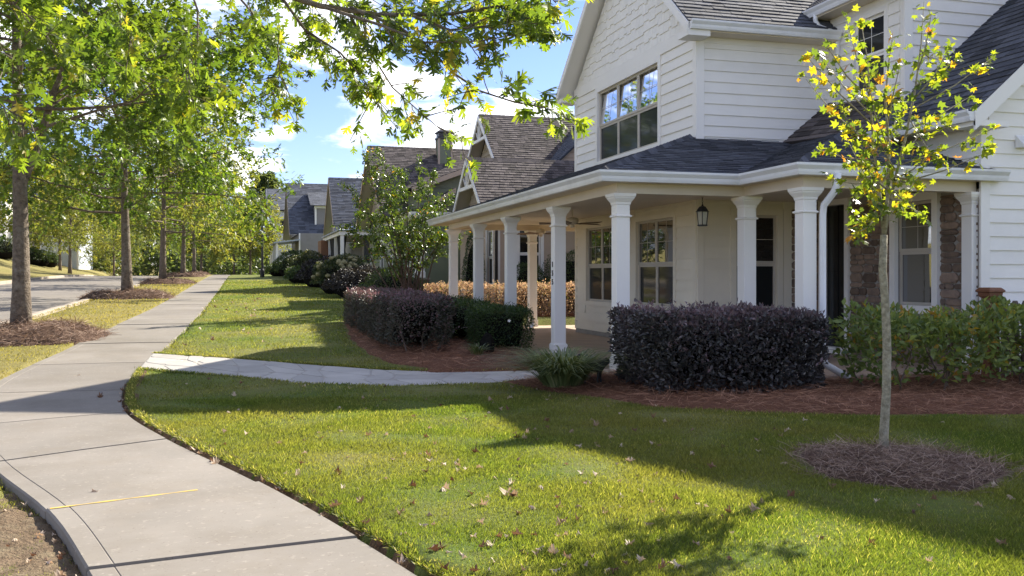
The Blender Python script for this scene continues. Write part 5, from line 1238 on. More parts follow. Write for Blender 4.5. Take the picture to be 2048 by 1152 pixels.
    if nsh: leaf_cloud('shoot', LEAF, np.array(sp_), np.array(sa_), norm(np.array([0, 0, 1.]) + RNG.normal(0, .6, (len(sp_), 3))), ls * RNG.uniform(.6, 1.1, len(sp_)), RNG.uniform(.3, 1, len(sp_)), m, rt)
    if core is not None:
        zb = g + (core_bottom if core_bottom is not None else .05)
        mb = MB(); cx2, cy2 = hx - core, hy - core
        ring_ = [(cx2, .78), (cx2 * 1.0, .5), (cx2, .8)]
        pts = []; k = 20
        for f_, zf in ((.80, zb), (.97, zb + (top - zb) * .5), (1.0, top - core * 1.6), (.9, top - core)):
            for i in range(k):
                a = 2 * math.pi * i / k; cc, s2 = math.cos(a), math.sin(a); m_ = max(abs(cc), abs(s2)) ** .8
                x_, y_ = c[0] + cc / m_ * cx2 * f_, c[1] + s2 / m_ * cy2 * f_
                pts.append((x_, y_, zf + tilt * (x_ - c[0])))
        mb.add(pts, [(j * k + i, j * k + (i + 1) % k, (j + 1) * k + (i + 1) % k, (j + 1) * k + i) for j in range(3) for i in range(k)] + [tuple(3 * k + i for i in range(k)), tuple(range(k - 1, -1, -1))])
        mb.build('dark_core', M['hedge_core'], rt, smooth=True)  # near-black solid filler; the hedge's inner shade is put into its colour
    if stem:
        rnd = random.Random(hash(label) % 1000); mb = MB(); ns = max(4, int(sx_ * sy_ * 5))
        for i in range(ns):
            x_, y_ = rnd.uniform(x0 + .15, x1 - .15), rnd.uniform(y0 + .12, y1 - .12); pth = [Vector((x_, y_, g - .05))]
            for j in range(4): pth.append(pth[-1] + Vector((rnd.uniform(-.13, .13), rnd.uniform(-.13, .13), h * .24)))
            mb.tube(pth, [.014, .012, .009, .006, .004], 5)
            for j in range(3):
                b_ = pth[1 + j]; mb.tube([b_, b_ + Vector((rnd.uniform(-.25, .25), rnd.uniform(-.25, .25), rnd.uniform(.08, .25)))], [.006, .003], 4)
        mb.build('stem', M['twig'], rt, kind='stuff')
    return rt
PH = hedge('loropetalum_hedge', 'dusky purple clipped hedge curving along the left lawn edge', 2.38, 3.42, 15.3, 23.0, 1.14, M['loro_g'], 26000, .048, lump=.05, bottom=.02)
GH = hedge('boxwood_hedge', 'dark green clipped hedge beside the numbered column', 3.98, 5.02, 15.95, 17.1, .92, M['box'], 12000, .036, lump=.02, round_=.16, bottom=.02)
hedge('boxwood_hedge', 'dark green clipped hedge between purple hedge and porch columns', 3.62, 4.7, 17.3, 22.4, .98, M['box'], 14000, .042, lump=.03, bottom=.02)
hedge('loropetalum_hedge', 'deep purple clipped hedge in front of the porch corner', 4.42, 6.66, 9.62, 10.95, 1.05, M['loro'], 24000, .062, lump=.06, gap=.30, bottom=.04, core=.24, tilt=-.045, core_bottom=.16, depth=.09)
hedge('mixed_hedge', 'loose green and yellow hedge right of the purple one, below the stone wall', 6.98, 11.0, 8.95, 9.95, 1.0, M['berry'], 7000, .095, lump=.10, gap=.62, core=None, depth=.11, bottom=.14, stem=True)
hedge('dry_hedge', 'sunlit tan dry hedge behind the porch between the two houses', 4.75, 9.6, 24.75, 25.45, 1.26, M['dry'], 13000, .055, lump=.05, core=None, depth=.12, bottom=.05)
for k, (x, y, z) in enumerate(((4.52, 15.93, .70), (4.93, 15.93, .60), (4.98, 16.02, .63))):
    mb = MB()
    for j in range(5):
        a = 2 * math.pi * j / 5; p = Vector((x, y, z)); d = Vector((math.cos(a), -.5, math.sin(a))) * .032; sd = Vector((-math.sin(a), 0, math.cos(a))) * .014
        mb.add([p, p + d * .6 + sd, p + d, p + d * .6 - sd], [(0, 1, 2, 3)])
    mb.build('white_flower', M['trim'], GH)

def shrub(name, label, x, y, rx, ry_, h, m, n, ls, cat='shrub', z0=None, squash=.0, flower=0, group=None, core=True):
    g = tz(x, y) if z0 is None else z0; rt = root(name, (x, y, g), label, cat, group)
    d = rand_dirs(n); d[:, 2] = np.abs(d[:, 2]) * 1.0 - .15
    d = norm(d); rr = 1 + .10 * bumps(d + x, 4.5) + .05 * bumps(d + y, 10)
    rad = rr * (1 - RNG.exponential(.07, n)); Cc = np.array([x, y, g + h * .38]); P_ = Cc + d * rad[:, None] * np.array([rx, ry_, h * .62]); P_[:, 2] = np.maximum(P_[:, 2], g + .02)
    ax = norm(d + RNG.normal(0, .6, (n, 3))); up_ = norm(d + np.array([0, 0, .8]) + RNG.normal(0, .4, (n, 3)))
    tone = np.clip(RNG.beta(2, 2.2, n) + .15 * bumps(d * 2 + x, 3), 0, 1)
    leaf_cloud('foliage', LEAF, P_, ax, up_, ls * RNG.uniform(.6, 1.3, n), tone, m, rt)
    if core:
        mb = MB(); mb.lathe([(.55, 0), (.8, .2), (.78, .45), (.55, .7), (.2, .82)], (0, 0, 0), 12); mb.v = [(x + a * rx, y + b * ry_, g - .02 + c * h) for a, b, c in mb.v]; mb.build('dark_core', M['hedge_core'], rt, smooth=True)  # solid filler, coloured near black for the shade inside the shrub
    if flower:
        rnd = random.Random(int(x * 100)); mb = MB()
        for i in range(flower):
            dd = Vector((rnd.gauss(0, 1), rnd.gauss(0, 1) - .6, abs(rnd.gauss(0, 1)))).normalized(); c_ = Vector(Cc) + Vector((dd.x * rx, dd.y * ry_, dd.z * h * .62)) * 1.0
            mb.lathe([(.02, -.09), (.10, -.05), (.12, .01), (.07, .07), (.01, .09)], c_, 6)
        mb.build('flower_head', M['hydra_head'], rt, kind='stuff')
    return rt
M['hydra_head'] = mat('dry_hydrangea_head', (.30, .27, .15), (.22, .20, .09), 20, .9, .8, 40, .03)
shrub('garden_shrub', 'dark purple shrub mass before the brick-based porch', 4.6, 37.0, 1.4, 1.5, 1.2, M['shrub_d'], 6000, .09)
shrub('hydrangea_shrub', 'tall shrub with faded tan-green flower heads', 4.2, 40.5, 1.25, 1.2, 1.6, M['hydra'], 6000, .10, flower=46)
shrub('garden_shrub', 'dark rounded shrub left of the faded hydrangea', 4.1, 49, 1.3, 1.4, 1.5, M['shrub_d'], 4000, .11)
shrub('garden_shrub', 'low bright green shrub at the far lawn edge', 3.6, 55.5, 1.2, 1.2, 1.0, M['shrub'], 3500, .11)
shrub('garden_shrub', 'loose pale green shrub before the far porch', 4.2, 63, 1.3, 1.4, 1.8, M['hydra'], 4000, .13)
shrub('garden_shrub', 'small bright green shrub closest to the lamp post', 3.0, 75, 1.1, 1.1, 1.0, M['shrub'], 2500, .13)
shrub('garden_shrub', 'leafy green shrub behind the small bright one', 3.9, 71, 1.5, 1.5, 2.0, M['shrub'], 3500, .13)
shrub('garden_shrub', 'green shrub under the crape myrtle behind the purple hedge', 4.5, 28.5, 1.0, 1.1, 1.3, M['shrub'], 5000, .06)
shrub('garden_shrub', 'dark evergreen shrub against the tan side wall', 9.6, 27.0, .9, .5, 1.9, M['shrub'], 6000, .055)
shrub('garden_shrub', 'smaller dark evergreen left against the tan side wall', 8.3, 27.1, .55, .4, 1.6, M['shrub'], 4000, .05)
shrub('columnar_shrub', 'narrow upright evergreen beside the tan house corner window', 7.0, 28.7, .32, .32, 2.5, M['box'], 4000, .05)
for k, (x, y, r_) in enumerate(((-21.6, 99, 1.35), (-19.9, 103.5, 1.0), (-19.4, 104.8, 1.0), (-19.0, 107, 1.0), (-20.6, 104.5, .95))):
    shrub('round_boxwood', ['large clipped box bush at the far left edge', 'clipped round box second from left across the street', 'clipped round box in the middle of the row across the street', 'clipped round box at the right end of the row across the street', 'clipped round box set behind the others across the street'][k], x, y, r_, r_, r_ * 1.55, M['shrub'], 2200, .12, group='round box bushes across the street')

# liriope clumps
def clump(label, x, y, r_, h, n, seed, w=.009):
    g = tz(x, y) + .06; rt = root('liriope_clump', (x, y, g), label, 'grass clump'); rnd = np.random.default_rng(seed)
    az = rnd.uniform(0, 2 * math.pi, n); rr = rnd.uniform(0, .35, n) * r_; L = h * rnd.uniform(.7, 1.35, n); outd = rnd.uniform(.5, 1.6, n) * r_
    V, F, T = [], [], []
    for i in range(n):
        d = np.array([math.cos(az[i]), math.sin(az[i]), 0]); s_ = np.array([-d[1], d[0], 0]) * w; b = np.array([x, y, g]) + d * rr[i]; base = len(V)
        for t in (0, .3, .6, .85, 1.0):
            p = b + d * outd[i] * t ** 1.4 + np.array([0, 0, L[i] * (1.9 * t - 1.25 * t * t)]); ww = s_ * (1 - t ** 2 * .95)
            V += [p - ww, p + ww]; T += [rnd.uniform(0, 1)] * 2
        for j in range(4): q = base + 2 * j; F += [(q, q + 1, q + 3), (q, q + 3, q + 2)]
    o = link('blades', tri_mesh('blades', V, F, T), M['liriope'], rt); o['kind'] = 'stuff'
clump('arching strap-leaf grass clump at the porch entrance', 3.82, 11.02, .72, .46, 760, 3, w=.011)
clump('small grass tuft beside the purple hedge foot', 3.72, 15.0, .25, .22, 90, 5)

# cat figure
c0 = Vector((4.13, 10.85, .17)); dr = Vector((CS, -SN, 0)); 
CT = root('cat_figure', c0, 'black metal cat figure with raised tail by the porch column', 'figurine')
sk = bpy.data.meshes.new('body')
def cp(f, h, s_=0): return c0 + dr * f + Vector((0, 0, h)) + Vector((SN, CS, 0)) * s_
vs = [cp(.0, .205), cp(-.10, .20), cp(.10, .205), cp(.15, .24), cp(.185, .275), cp(.225, .262),                 # 0-5 spine, chest, neck, head, muzzle
      cp(.105, .12, .03), cp(.11, .06, .03), cp(.12, .01, .03), cp(.085, .12, -.03), cp(.07, .06, -.03), cp(.075, .01, -.03),   # front legs
      cp(-.11, .13, .035), cp(-.135, .07, .035), cp(-.115, .01, .035), cp(-.09, .13, -.035), cp(-.10, .07, -.035), cp(-.075, .01, -.035),  # hind legs
      cp(-.145, .225), cp(-.175, .27), cp(-.178, .32), cp(-.155, .355), cp(-.13, .35),                                   # tail
      cp(.178, .318, .022), cp(.178, .318, -.022)]
es = [(0, 1), (0, 2), (2, 3), (3, 4), (4, 5), (2, 6), (6, 7), (7, 8), (2, 9), (9, 10), (10, 11), (1, 12), (12, 13), (13, 14), (1, 15), (15, 16), (16, 17), (1, 18), (18, 19), (19, 20), (20, 21), (21, 22), (4, 23), (4, 24)]
rad = [.052, .05, .054, .036, .042, .024, .022, .015, .014, .022, .015, .014, .028, .016, .014, .028, .016, .014, .018, .016, .015, .014, .011, .010, .010]
sk.from_pydata([tuple(v) for v in vs], es, []); so = link('body', sk, M['black'], CT)
md = so.modifiers.new('skin', 'SKIN'); lay = sk.skin_vertices[0] if len(sk.skin_vertices) else None
if lay is None:
    bm = bmesh.new(); bm.from_mesh(sk); bm.verts.layers.skin.verify(); bm.to_mesh(sk); bm.free(); lay = sk.skin_vertices[0]
for i, r_ in enumerate(rad): lay.data[i].radius = (r_, r_); lay.data[i].use_root = (i == 0)
s2 = so.modifiers.new('sub', 'SUBSURF'); s2.levels = 1; s2.render_levels = 2
# dark garden stone by the green hedge
mb = MB(); rnd = random.Random(2); mb.lathe([(.10, 0), (.15, .08), (.14, .2), (.09, .32), (.02, .36)], (0, 0, 0), 9); mb.v = [(3.98 + a * .8 * rnd.uniform(.8, 1.2), 15.35 + b * rnd.uniform(.85, 1.15), tz(3.98, 15.3) + .05 + c) for a, b, c in mb.v]
tag(mb.build('garden_stone', M['hedge_core']), 'small dark upright garden ornament at the green hedge foot', 'ornament')

# ------------------------------------------------------------------ trees
def wig(rnd, s): return Vector((rnd.uniform(-s, s), rnd.uniform(-s, s), rnd.uniform(-s, s)))
def gen_tree(seed, h, base, radius, tr, limbs=30, subs=7, twigs=5, per=9, lean=(0, 0), shape='oval', extra=(), drop=.0):
    """branches (MB) and leaf points/axes of one tree standing at the origin"""
    rnd = random.Random(seed); wood = MB(); pos, ax = [], []
    n = 9; tp = []
    for i in range(n + 1):
        t = i / n; tp.append(Vector((lean[0] * t + .05 * math.sin(t * 5 + seed), lean[1] * t + .05 * math.cos(t * 4 + seed * 2), -.15 + t * h * .94)))
    rads = [tr * (1.32 if i == 0 else 1) * (1 - .93 * (i / n) ** 1.15) for i in range(n + 1)]; rads[0] = tr * 1.35; rads[1] = tr * .97
    wood.tube(tp, rads, 12)
    def tpos(z):
        f = min(max((z + .15) / (h * .94), 0), .999) * n; i = int(f); return tp[i].lerp(tp[i + 1], f - i), rads[i] + (rads[i + 1] - rads[i]) * (f - i)
    def branch(p0, d, L, r0, level):
        pts = [p0]; dd = d.normalized(); k = 5 if level == 0 else 3
        for i in range(k):
            dd = (dd + wig(rnd, .16) + Vector((0, 0, .07 if level == 0 else .02 - drop))).normalized(); pts.append(pts[-1] + dd * L / k)
        wood.tube(pts, [r0 * (1 - .8 * i / k) for i in range(k + 1)], 6 if level == 0 else 4, cap=False); return pts
    def along_(pts, t):
        f = t * (len(pts) - 1); i = min(int(f), len(pts) - 2); return pts[i].lerp(pts[i + 1], f - i), (pts[i + 1] - pts[i]).normalized()
    ga = rnd.uniform(0, 6); todo = []
    for i in range(limbs):
        t = (i + .5) / limbs; z = base + (h * .93 - base) * t ** .9; ga += 2.399
        if shape == 'oval': L = radius * (.42 + .72 * math.sin(math.pi * min(1, .22 + t * .80)) ) * rnd.uniform(.75, 1.1) * (1 - .62 * t)
        else: L = radius * (1 - .75 * t) * rnd.uniform(.8, 1.1)
        el = -.08 + .95 * t + rnd.uniform(-.12, .12); p0, r_ = tpos(z)
        todo.append((p0, Vector((math.cos(ga) * math.cos(el), math.sin(ga) * math.cos(el), math.sin(el))), L, max(.012, min(r_ * .36, tr * .24))))
    for e in extra: todo.append(e)
    for p0, d, L, r0 in todo:
        lp_ = branch(p0, d, L, r0, 0)
        for j in range(subs):
            t = .28 + .72 * (j + rnd.random() * .8) / subs; q, dd = along_(lp_, min(t, 1)); side = dd.cross(wig(rnd, 1)).normalized()
            sd = (dd * .65 + side * rnd.uniform(.6, 1.1) + Vector((0, 0, .12))).normalized(); Ls = L * rnd.uniform(.22, .40) * (1.15 - .4 * t) + .15
            sp_ = branch(q, sd, Ls, r0 * .30, 1)
            for k in range(twigs):
                tt = .25 + .75 * (k + rnd.random()) / twigs; q2, d2 = along_(sp_, min(tt, 1)); s2_ = d2.cross(wig(rnd, 1)).normalized()
                td = (d2 * .6 + s2_ * .8).normalized(); Lt = rnd.uniform(.35, .75)
                for m_ in range(per):
                    f = rnd.uniform(.1, 1); p = q2 + td * Lt * f + wig(rnd, .15); pos.append(p); ax.append(td * .6 + wig(rnd, .9) + Vector((0, 0, -.25)))
    return wood, np.array([tuple(p) for p in pos]), np.array([tuple(a) for a in ax])
def tree_meshes(name, seed, m_leaf, m_bark, ls, tmpl, **kw):
    wood, pos, ax = gen_tree(seed, **kw); n = len(pos)
    up_ = norm(np.array([0, 0, 1.]) + RNG.normal(0, .55, (n, 3))); ctr = pos.mean(axis=0)
    tone = np.clip(RNG.beta(2, 2.4, n) + .16 * bumps(pos, 1.4), 0, 1)
    V, F, k = scatter(tmpl, pos, frames(ax, up_), ls * RNG.uniform(.65, 1.25, n))
    me = tri_mesh('crown', V, F, np.repeat(tone, k)); me.materials.append(m_leaf)
    tm = wood.mesh('trunk', smooth=True); tm.materials.append(m_bark); return tm, me
def plant(name, meshes, x, y, rot, sc, label, group, cat='tree', dz=0):
    rt = root(name, (x, y, tz(x, y) + dz), label, cat, group); rt.rotation_euler = (0, 0, rot); rt.scale = (sc, sc, sc)
    for nm, me in (('trunk', meshes[0]), ('crown', meshes[1])):
        o = bpy.data.objects.new(nm, me); COL.objects.link(o); o.parent = rt
        if nm == 'crown': o['kind'] = 'stuff'
    return rt
G1 = 'oaks along the sidewalk'
T1 = tree_meshes('oak', 1, M['oak'], M['bark'], .185, OAKS, h=10.8, base=3.7, radius=6.3, tr=.168, limbs=46, subs=9, twigs=7, per=14,
                 extra=[(Vector((.05, 0, 3.0)), Vector((.32, -.05, .95)), 5.0, .10)])
T2 = tree_meshes('oak', 2, M['oak'], M['bark'], .21, OAKS, h=10.2, base=3.1, radius=6.2, tr=.20, limbs=44, subs=9, twigs=6, per=11)
T3 = tree_meshes('oak', 3, M['oak_far'], M['bark_far'], .26, LEAF, h=11, base=2.8, radius=5.6, tr=.19, limbs=38, subs=8, twigs=5, per=9)
T4 = tree_meshes('oak', 4, M['oak_far'], M['bark_far'], .30, LEAF, h=8.8, base=3.0, radius=4.6, tr=.15, limbs=36, subs=8, twigs=5, per=8)
T5 = tree_meshes('wood', 5, M['wood_far'], M['bark_far'], .46, LEAF, h=13, base=1.2, radius=5.4, tr=.18, limbs=36, subs=7, twigs=5, per=7)
plant('oak_tree', T1, -4.16, 20.4, 0, 1, 'large oak with forked trunk nearest on the left, beside the sidewalk', G1)
plant('oak_tree', T2, -4.16, 38.4, 1.2, 1, 'second oak along the sidewalk with a straight single trunk', G1)
plant('oak_tree', T3, -4.16, 56.4, 2.1, 1, 'third oak along the sidewalk, trunk just left of the walk', G1)
plant('oak_tree', T2, -4.1, 74.6, 3.0, .92, 'fourth oak along the sidewalk, with pale trunk', G1)
plant('oak_tree', T3, -4.1, 90.5, 4.2, .9, 'fifth oak at the crest of the sidewalk', G1)
plant('oak_tree', T4, -4.0, 106, .5, 1.0, 'sixth oak just over the crest of the walk', G1)
plant('oak_tree', T4, 1.0, 108, 1.5, .95, 'round oak right of the walk beyond the crest', G1)
plant('oak_tree', T4, -.8, 118, 2.5, .95, 'smaller oak beyond the crest at the end of the walk', G1)
G2 = 'young oaks across the street'
for k, (x, y, s, lab) in enumerate(((-14.6, 74, .95, 'yellowish oak leftmost across the street'), (-14.6, 92, 1.0, 'broad round oak in the middle across the street'), (-17.5, 104, .9, 'oak behind the broad one across the street'),
                                    (-14.5, 121, .95, 'oak farthest right in the row across the street'), (-19.5, 116, .9, 'slim oak before the pale blue house end'), (-22, 66, 1.1, 'oak on the bank at the far left edge'))):
    plant('young_oak_tree', T4 if k % 2 == 0 else T3, x, y, 1.3 * k + .4, s * (1 if k % 2 == 0 else .8), lab, G2)
G3 = 'trees of the far wood'
rnd = random.Random(8); wl = []
for k in range(26):
    a = k / 25; x = -62 + 92 * a + rnd.uniform(-2, 2); y = 150 + rnd.uniform(-8, 30) + (18 if x > 6 else 0)
    side = ['left', 'middle', 'right'][min(2, int(a * 3))]
    plant('woodland_tree', T5, x, y, rnd.uniform(0, 6), rnd.uniform(.85, 1.35), 'dark green woodland tree in the far wood beyond the street', G3, dz=-.3)
shrub_n = 0
mass = []
for k in range(60):
    mass.append((rnd.uniform(-70, 40), rnd.uniform(134, 152), rnd.uniform(2.6, 5.6)))
n = 52000; c_ = np.array(mass)[RNG.integers(0, 60, n)]; d = rand_dirs(n); d[:, 2] = np.abs(d[:, 2])
pos = np.stack([c_[:, 0] + d[:, 0] * c_[:, 2] * 1.3, c_[:, 1] + d[:, 1] * c_[:, 2], terr(c_[:, 0], c_[:, 1]) + d[:, 2] * c_[:, 2] * 1.4 - .2], 1) + RNG.normal(0, .15, (n, 3))
V, F, k = scatter(LEAF, pos, frames(norm(d + RNG.normal(0, .6, (n, 3))), norm(d + np.array([0, 0, .8]) + RNG.normal(0, .4, (n, 3)))), RNG.uniform(.4, .8, n))
tag(link('undergrowth', tri_mesh('undergrowth', V, F, np.repeat(RNG.beta(2, 2.2, n), k)), M['wood_far']), 'green undergrowth along the foot of the far wood', 'undergrowth', None, 'stuff')

# crape myrtle
def custom_tree(name, label, cat, at_, stems, m_wood, m_leaf, tmpl, ls, singles=0, m_single=None, group=None, seed=1, tone_fn=None, upw=.55, axd=-.25, near=None):
    """stems: list of (path, radii, leaf points, axes)"""
    rt = root(name, at_, label, cat, group); wood = MB(); pos, ax = [], []
    for path, rad_, pts, axs in stems:
        if path: wood.tube(path, rad_, 10 if max(rad_) > .02 else 5, cap=True)
        pos += pts; ax += axs
    wood.build('trunk', m_wood, rt, smooth=True)
    pos = np.array([tuple(p) for p in pos]); ax = np.array([tuple(a) for a in ax]); n = len(pos)
    up_ = norm(np.array([0, 0, 1.]) + RNG.normal(0, upw, (n, 3))); sc_ = ls * RNG.uniform(.6, 1.25, n); tone = tone_fn(pos, n) if tone_fn else RNG.beta(2, 2.3, n)
    fr = frames(ax, up_); order = np.argsort(np.linalg.norm(pos - np.array(near if near else (0, 0, EYE)), axis=1))
    s_ids, r_ids = order[:singles], order[singles:]
    V, F, k = scatter(tmpl, pos[r_ids], fr[r_ids], sc_[r_ids]); o = link('crown', tri_mesh('crown', V, F, np.repeat(tone[r_ids], k)), m_leaf, rt); o['kind'] = 'stuff'
    if singles:
        me = bpy.data.meshes.new('leaf'); me.from_pydata([tuple(v) for v in tmpl[0]], [], [tuple(f) for f in tmpl[1]]); me.materials.append(m_single)
        inv = rt.matrix_basis.inverted()
        for i in s_ids:
            o = bpy.data.objects.new('leaf', me); COL.objects.link(o); o.parent = rt; o.matrix_parent_inverse = inv
            m4 = Matrix.Identity(4)
            for r_ in range(3):
                for c in range(3): m4[r_][c] = fr[i][r_][c] * sc_[i]
                m4[r_][3] = pos[i][r_]
            o.matrix_basis = m4
    return rt
def sprout(rnd, path, n, off=.10, start=.0, axis_mix=.6, end_bias=1.0):
    pts, axs = [], []
    path = [Vector(p) for p in path]
    for i in range(n):
        t = start + (1 - start) * rnd.random() ** (1 / end_bias); f = t * (len(path) - 1); k = min(int(f), len(path) - 2); p = path[k].lerp(path[k + 1], f - k); d = (path[k + 1] - path[k]).normalized()
        pts.append(p + wig(rnd, off)); axs.append(d * axis_mix + wig(rnd, .9) + Vector((0, 0, -.2)))
    return pts, axs
rnd = random.Random(21); stems = []; cb = Vector((4.65, 26.1, tz(4.65, 26.1)))
tips = [(700, 380, 25.2), (725, 300, 25.6), (745, 345, 26.2), (770, 350, 26.6), (800, 340, 25.5), (838, 330, 26.5), (870, 345, 25.4), (905, 395, 26), (920, 440, 26.4), (690, 450, 25.5), (715, 420, 26.8), (780, 400, 24.9), (850, 410, 25), (885, 470, 25.3), (740, 470, 25), (820, 450, 24.7), (760, 300, 26), (790, 460, 26.5), (850, 470, 26.6), (880, 400, 26.8)]
for k, (px_, py_, d) in enumerate(tips):
    tip = P(px_, py_, d); b = cb + Vector((rnd.uniform(-.25, .25), rnd.uniform(-.2, .2), -.05)); mid = b.lerp(tip, .45) + Vector((0, 0, .35)) + wig(rnd, .15); mid2 = b.lerp(tip, .75) + Vector((0, 0, .25)) + wig(rnd, .12)
    path_ = [b, b.lerp(mid, .5) + wig(rnd, .04), mid, mid2, tip]; pts, axs = [], []
    for j in range(13):
        f = .48 + .52 * (j + rnd.random()) / 13; i = min(int(f * 4), 3); p = path_[i].lerp(path_[i + 1], f * 4 - i); d2 = Vector((rnd.gauss(0, 1), rnd.gauss(0, 1), rnd.gauss(.25, .6))).normalized(); e_ = p + d2 * rnd.uniform(.3, .75) * (1.25 - f * .6)
        a_, b_ = sprout(rnd, [p, e_], 42, .07); pts += a_; axs += b_; stems.append(([p, e_], [.006, .002], [], []))
    a_, b_ = sprout(rnd, [mid2, tip], 46, .07); pts += a_; axs += b_
    stems.append((path_, [.024, .022, .017, .010, .004], pts, axs))
custom_tree('crape_myrtle', 'multi-stemmed crape myrtle with glossy leaves behind the purple hedge', 'tree', cb, stems, M['twig'], M['crape'], LEAF, .092, tone_fn=lambda p, n: np.clip(RNG.beta(2, 2.6, n) + np.where(RNG.uniform(0, 1, n) > .965, .5, 0), 0, 1))

# young maple on the lawn
rnd = random.Random(5); mx_, my_ = MAPLE_AT; mz = tz(mx_, my_) + .05; base_ = Vector((mx_, my_, mz - .05)); stems = []; D0 = mx_ * SN + my_ * CS
def tp_(px_, py_, dd=0): return P(px_, py_, D0 + dd)
trunk_ = [base_, base_ + Vector((.004, 0, .18)), tp_(1773, 780), tp_(1774, 700), tp_(1771, 610), tp_(1765, 540), tp_(1768, 470)]
stems.append((trunk_, [.044, .036, .033, .033, .031, .030, .027], [], []))
fork = trunk_[-1]
lead = [([(1768, 470), (1760, 400), (1748, 300), (1742, 220), (1735, 120), (1722, 45)], 0.0), ([(1768, 470), (1785, 380), (1812, 270), (1830, 180), (1842, 90), (1848, 2)], .12), ([(1768, 470), (1775, 390), (1778, 300), (1770, 200), (1778, 120), (1785, 75)], -.15)]
for pts_, dd in lead:
    pth = [tp_(a, b, dd * i / 5) for i, (a, b) in enumerate(pts_)]; a_, b_ = sprout(rnd, pth[1:], 56, .08); stems.append((pth, [.018, .014, .011, .008, .005, .0025], a_, b_))
side = [((1762, 430), (1705, 470), -.1), ((1764, 440), (1700, 420), .2), ((1752, 360), (1660, 360), -.2), ((1750, 320), (1640, 300), .1), ((1746, 290), (1605, 150), .15), ((1745, 250), (1612, 112), -.1), ((1742, 230), (1640, 110), .3), ((1740, 200), (1655, 95), -.3), ((1738, 190), (1690, 30), .1),
        ((1760, 400), (1690, 270), .35), ((1755, 340), (1680, 210), -.35), ((1775, 380), (1730, 330), -.45), ((1778, 300), (1735, 150), -.2), ((1775, 250), (1800, 130), -.4), ((1785, 380), (1850, 430), .3), ((1790, 370), (1985, 300), -.1), ((1800, 330), (1990, 255), .2), ((1812, 270), (1900, 250), -.2),
        ((1815, 260), (1945, 190), .2), ((1822, 220), (1985, 115), .1), ((1826, 200), (1905, 85), -.1), ((1832, 170), (1912, 120), .3), ((1836, 140), (1862, 30), -.1), ((1840, 100), (1880, 110), .2), ((1820, 240), (1880, 330), -.3), ((1790, 360), (1840, 360), -.45), ((1780, 330), (1780, 400), .4), ((1772, 420), (1800, 420), -.4),
        ((1760, 410), (1720, 450), .1), ((1775, 300), (1800, 200), .5), ((1770, 330), (1700, 330), .5), ((1800, 320), (1860, 240), .5), ((1750, 300), (1700, 250), -.5), ((1765, 440), (1740, 395), -.3), ((1782, 400), (1820, 395), .1), ((1785, 360), (1870, 300), -.3), ((1755, 350), (1715, 395), .35), ((1790, 340), (1755, 270), -.55)]
for (a0, b0), (a1, b1), dd in side:
    p0, p1 = tp_(a0, b0, 0), tp_(a1, b1, dd); m1 = p0.lerp(p1, .5) + Vector((0, 0, -.03)) + wig(rnd, .02); L = (p1 - p0).length
    a_, b_ = sprout(rnd, [p0, m1, p1], int(10 + 17 * min(L, .9)), .06, start=.12, end_bias=1.2); 
    for q in range(3): a_.append(p1 + wig(rnd, .03)); b_.append(wig(rnd, 1))
    stems.append(([p0, m1, p1], [.007, .005, .002], a_, b_))
def maple_tone(p, n): return np.clip(np.where(RNG.uniform(0, 1, n) > .96, RNG.uniform(.86, 1, n), RNG.beta(2, 2, n) * .82), 0, 1)
custom_tree('young_maple', 'slender young maple with yellow-green and orange leaves on the lawn', 'tree', base_, stems, M['bark_young'], M['maple'], MAPLE, .066, 300, M['maple_obj'], tone_fn=maple_tone, upw=.8)

# oak whose branch reaches in overhead
rnd = random.Random(77); ob = Vector((-4.15, 2.4, tz(-4.15, 2.4))); stems = []
tk = [ob + Vector((0, 0, -.1)), ob + Vector((.02, .02, 1.2)), ob + Vector((.05, 0, 2.6)), ob + Vector((.0, .1, 4.2)), ob + Vector((-.1, .1, 6.5)), ob + Vector((-.1, .2, 9.5))]
stems.append((tk, [.25, .19, .17, .13, .09, .03], [], []))
def limb(pts_, r0, nleaf, tw=10, twl=(.14, .34), per=7, start=.15, origin=None):
    pth = ([Vector(origin)] if origin is not None else []) + [P(*q) for q in pts_]; k = len(pth); L_, A_ = [], []
    stems.append((pth, [max(.0028, r0 * (1 - .88 * i / (k - 1))) for i in range(k)], [], []))
    for j in range(tw):
        t = start + (1 - start) * (j + rnd.random()) / tw; f = min(t, .999) * (k - 1); i = min(int(f), k - 2); p = pth[i].lerp(pth[i + 1], f - i); d = (pth[i + 1] - pth[i]).normalized()
        td = (d * .55 + wig(rnd, .8) + Vector((0, 0, -.12))).normalized(); e_ = p + td * rnd.uniform(*twl)
        a_, b_ = sprout(rnd, [p, e_], per, .045, start=.2, axis_mix=1.1, end_bias=1.5); stems.append(([p, p.lerp(e_, .5) + wig(rnd, .01), e_], [.004, .003, .0018], a_, b_))
    a_, b_ = sprout(rnd, pth[-3:], nleaf, .05, axis_mix=1.0); stems.append(([], [], a_, b_))
o3 = tk[2]
limb([(60, -330, 4.6), (260, -130, 5.2), (480, -40, 5.8), (640, 12, 6.0), (760, 30, 6.0), (900, 28, 5.9), (1010, 10, 5.8), (1085, 20, 5.7)], .032, 10, 40, (.14, .36), 8, start=.5, origin=o3)
limb([(700, 15, 6.0), (800, 55, 5.9), (862, 100, 5.9), (905, 145, 5.8), (960, 182, 5.6), (1030, 205, 5.5), (1090, 216, 5.4), (1136, 238, 5.3)], .012, 8, 24, (.10, .24), 5, start=.1)
limb([(690, 15, 6.1), (735, 95, 6.1), (785, 175, 6.0), (830, 215, 5.9), (880, 258, 5.8), (932, 278, 5.7)], .008, 1, 15, (.08, .22), 5, start=.05)
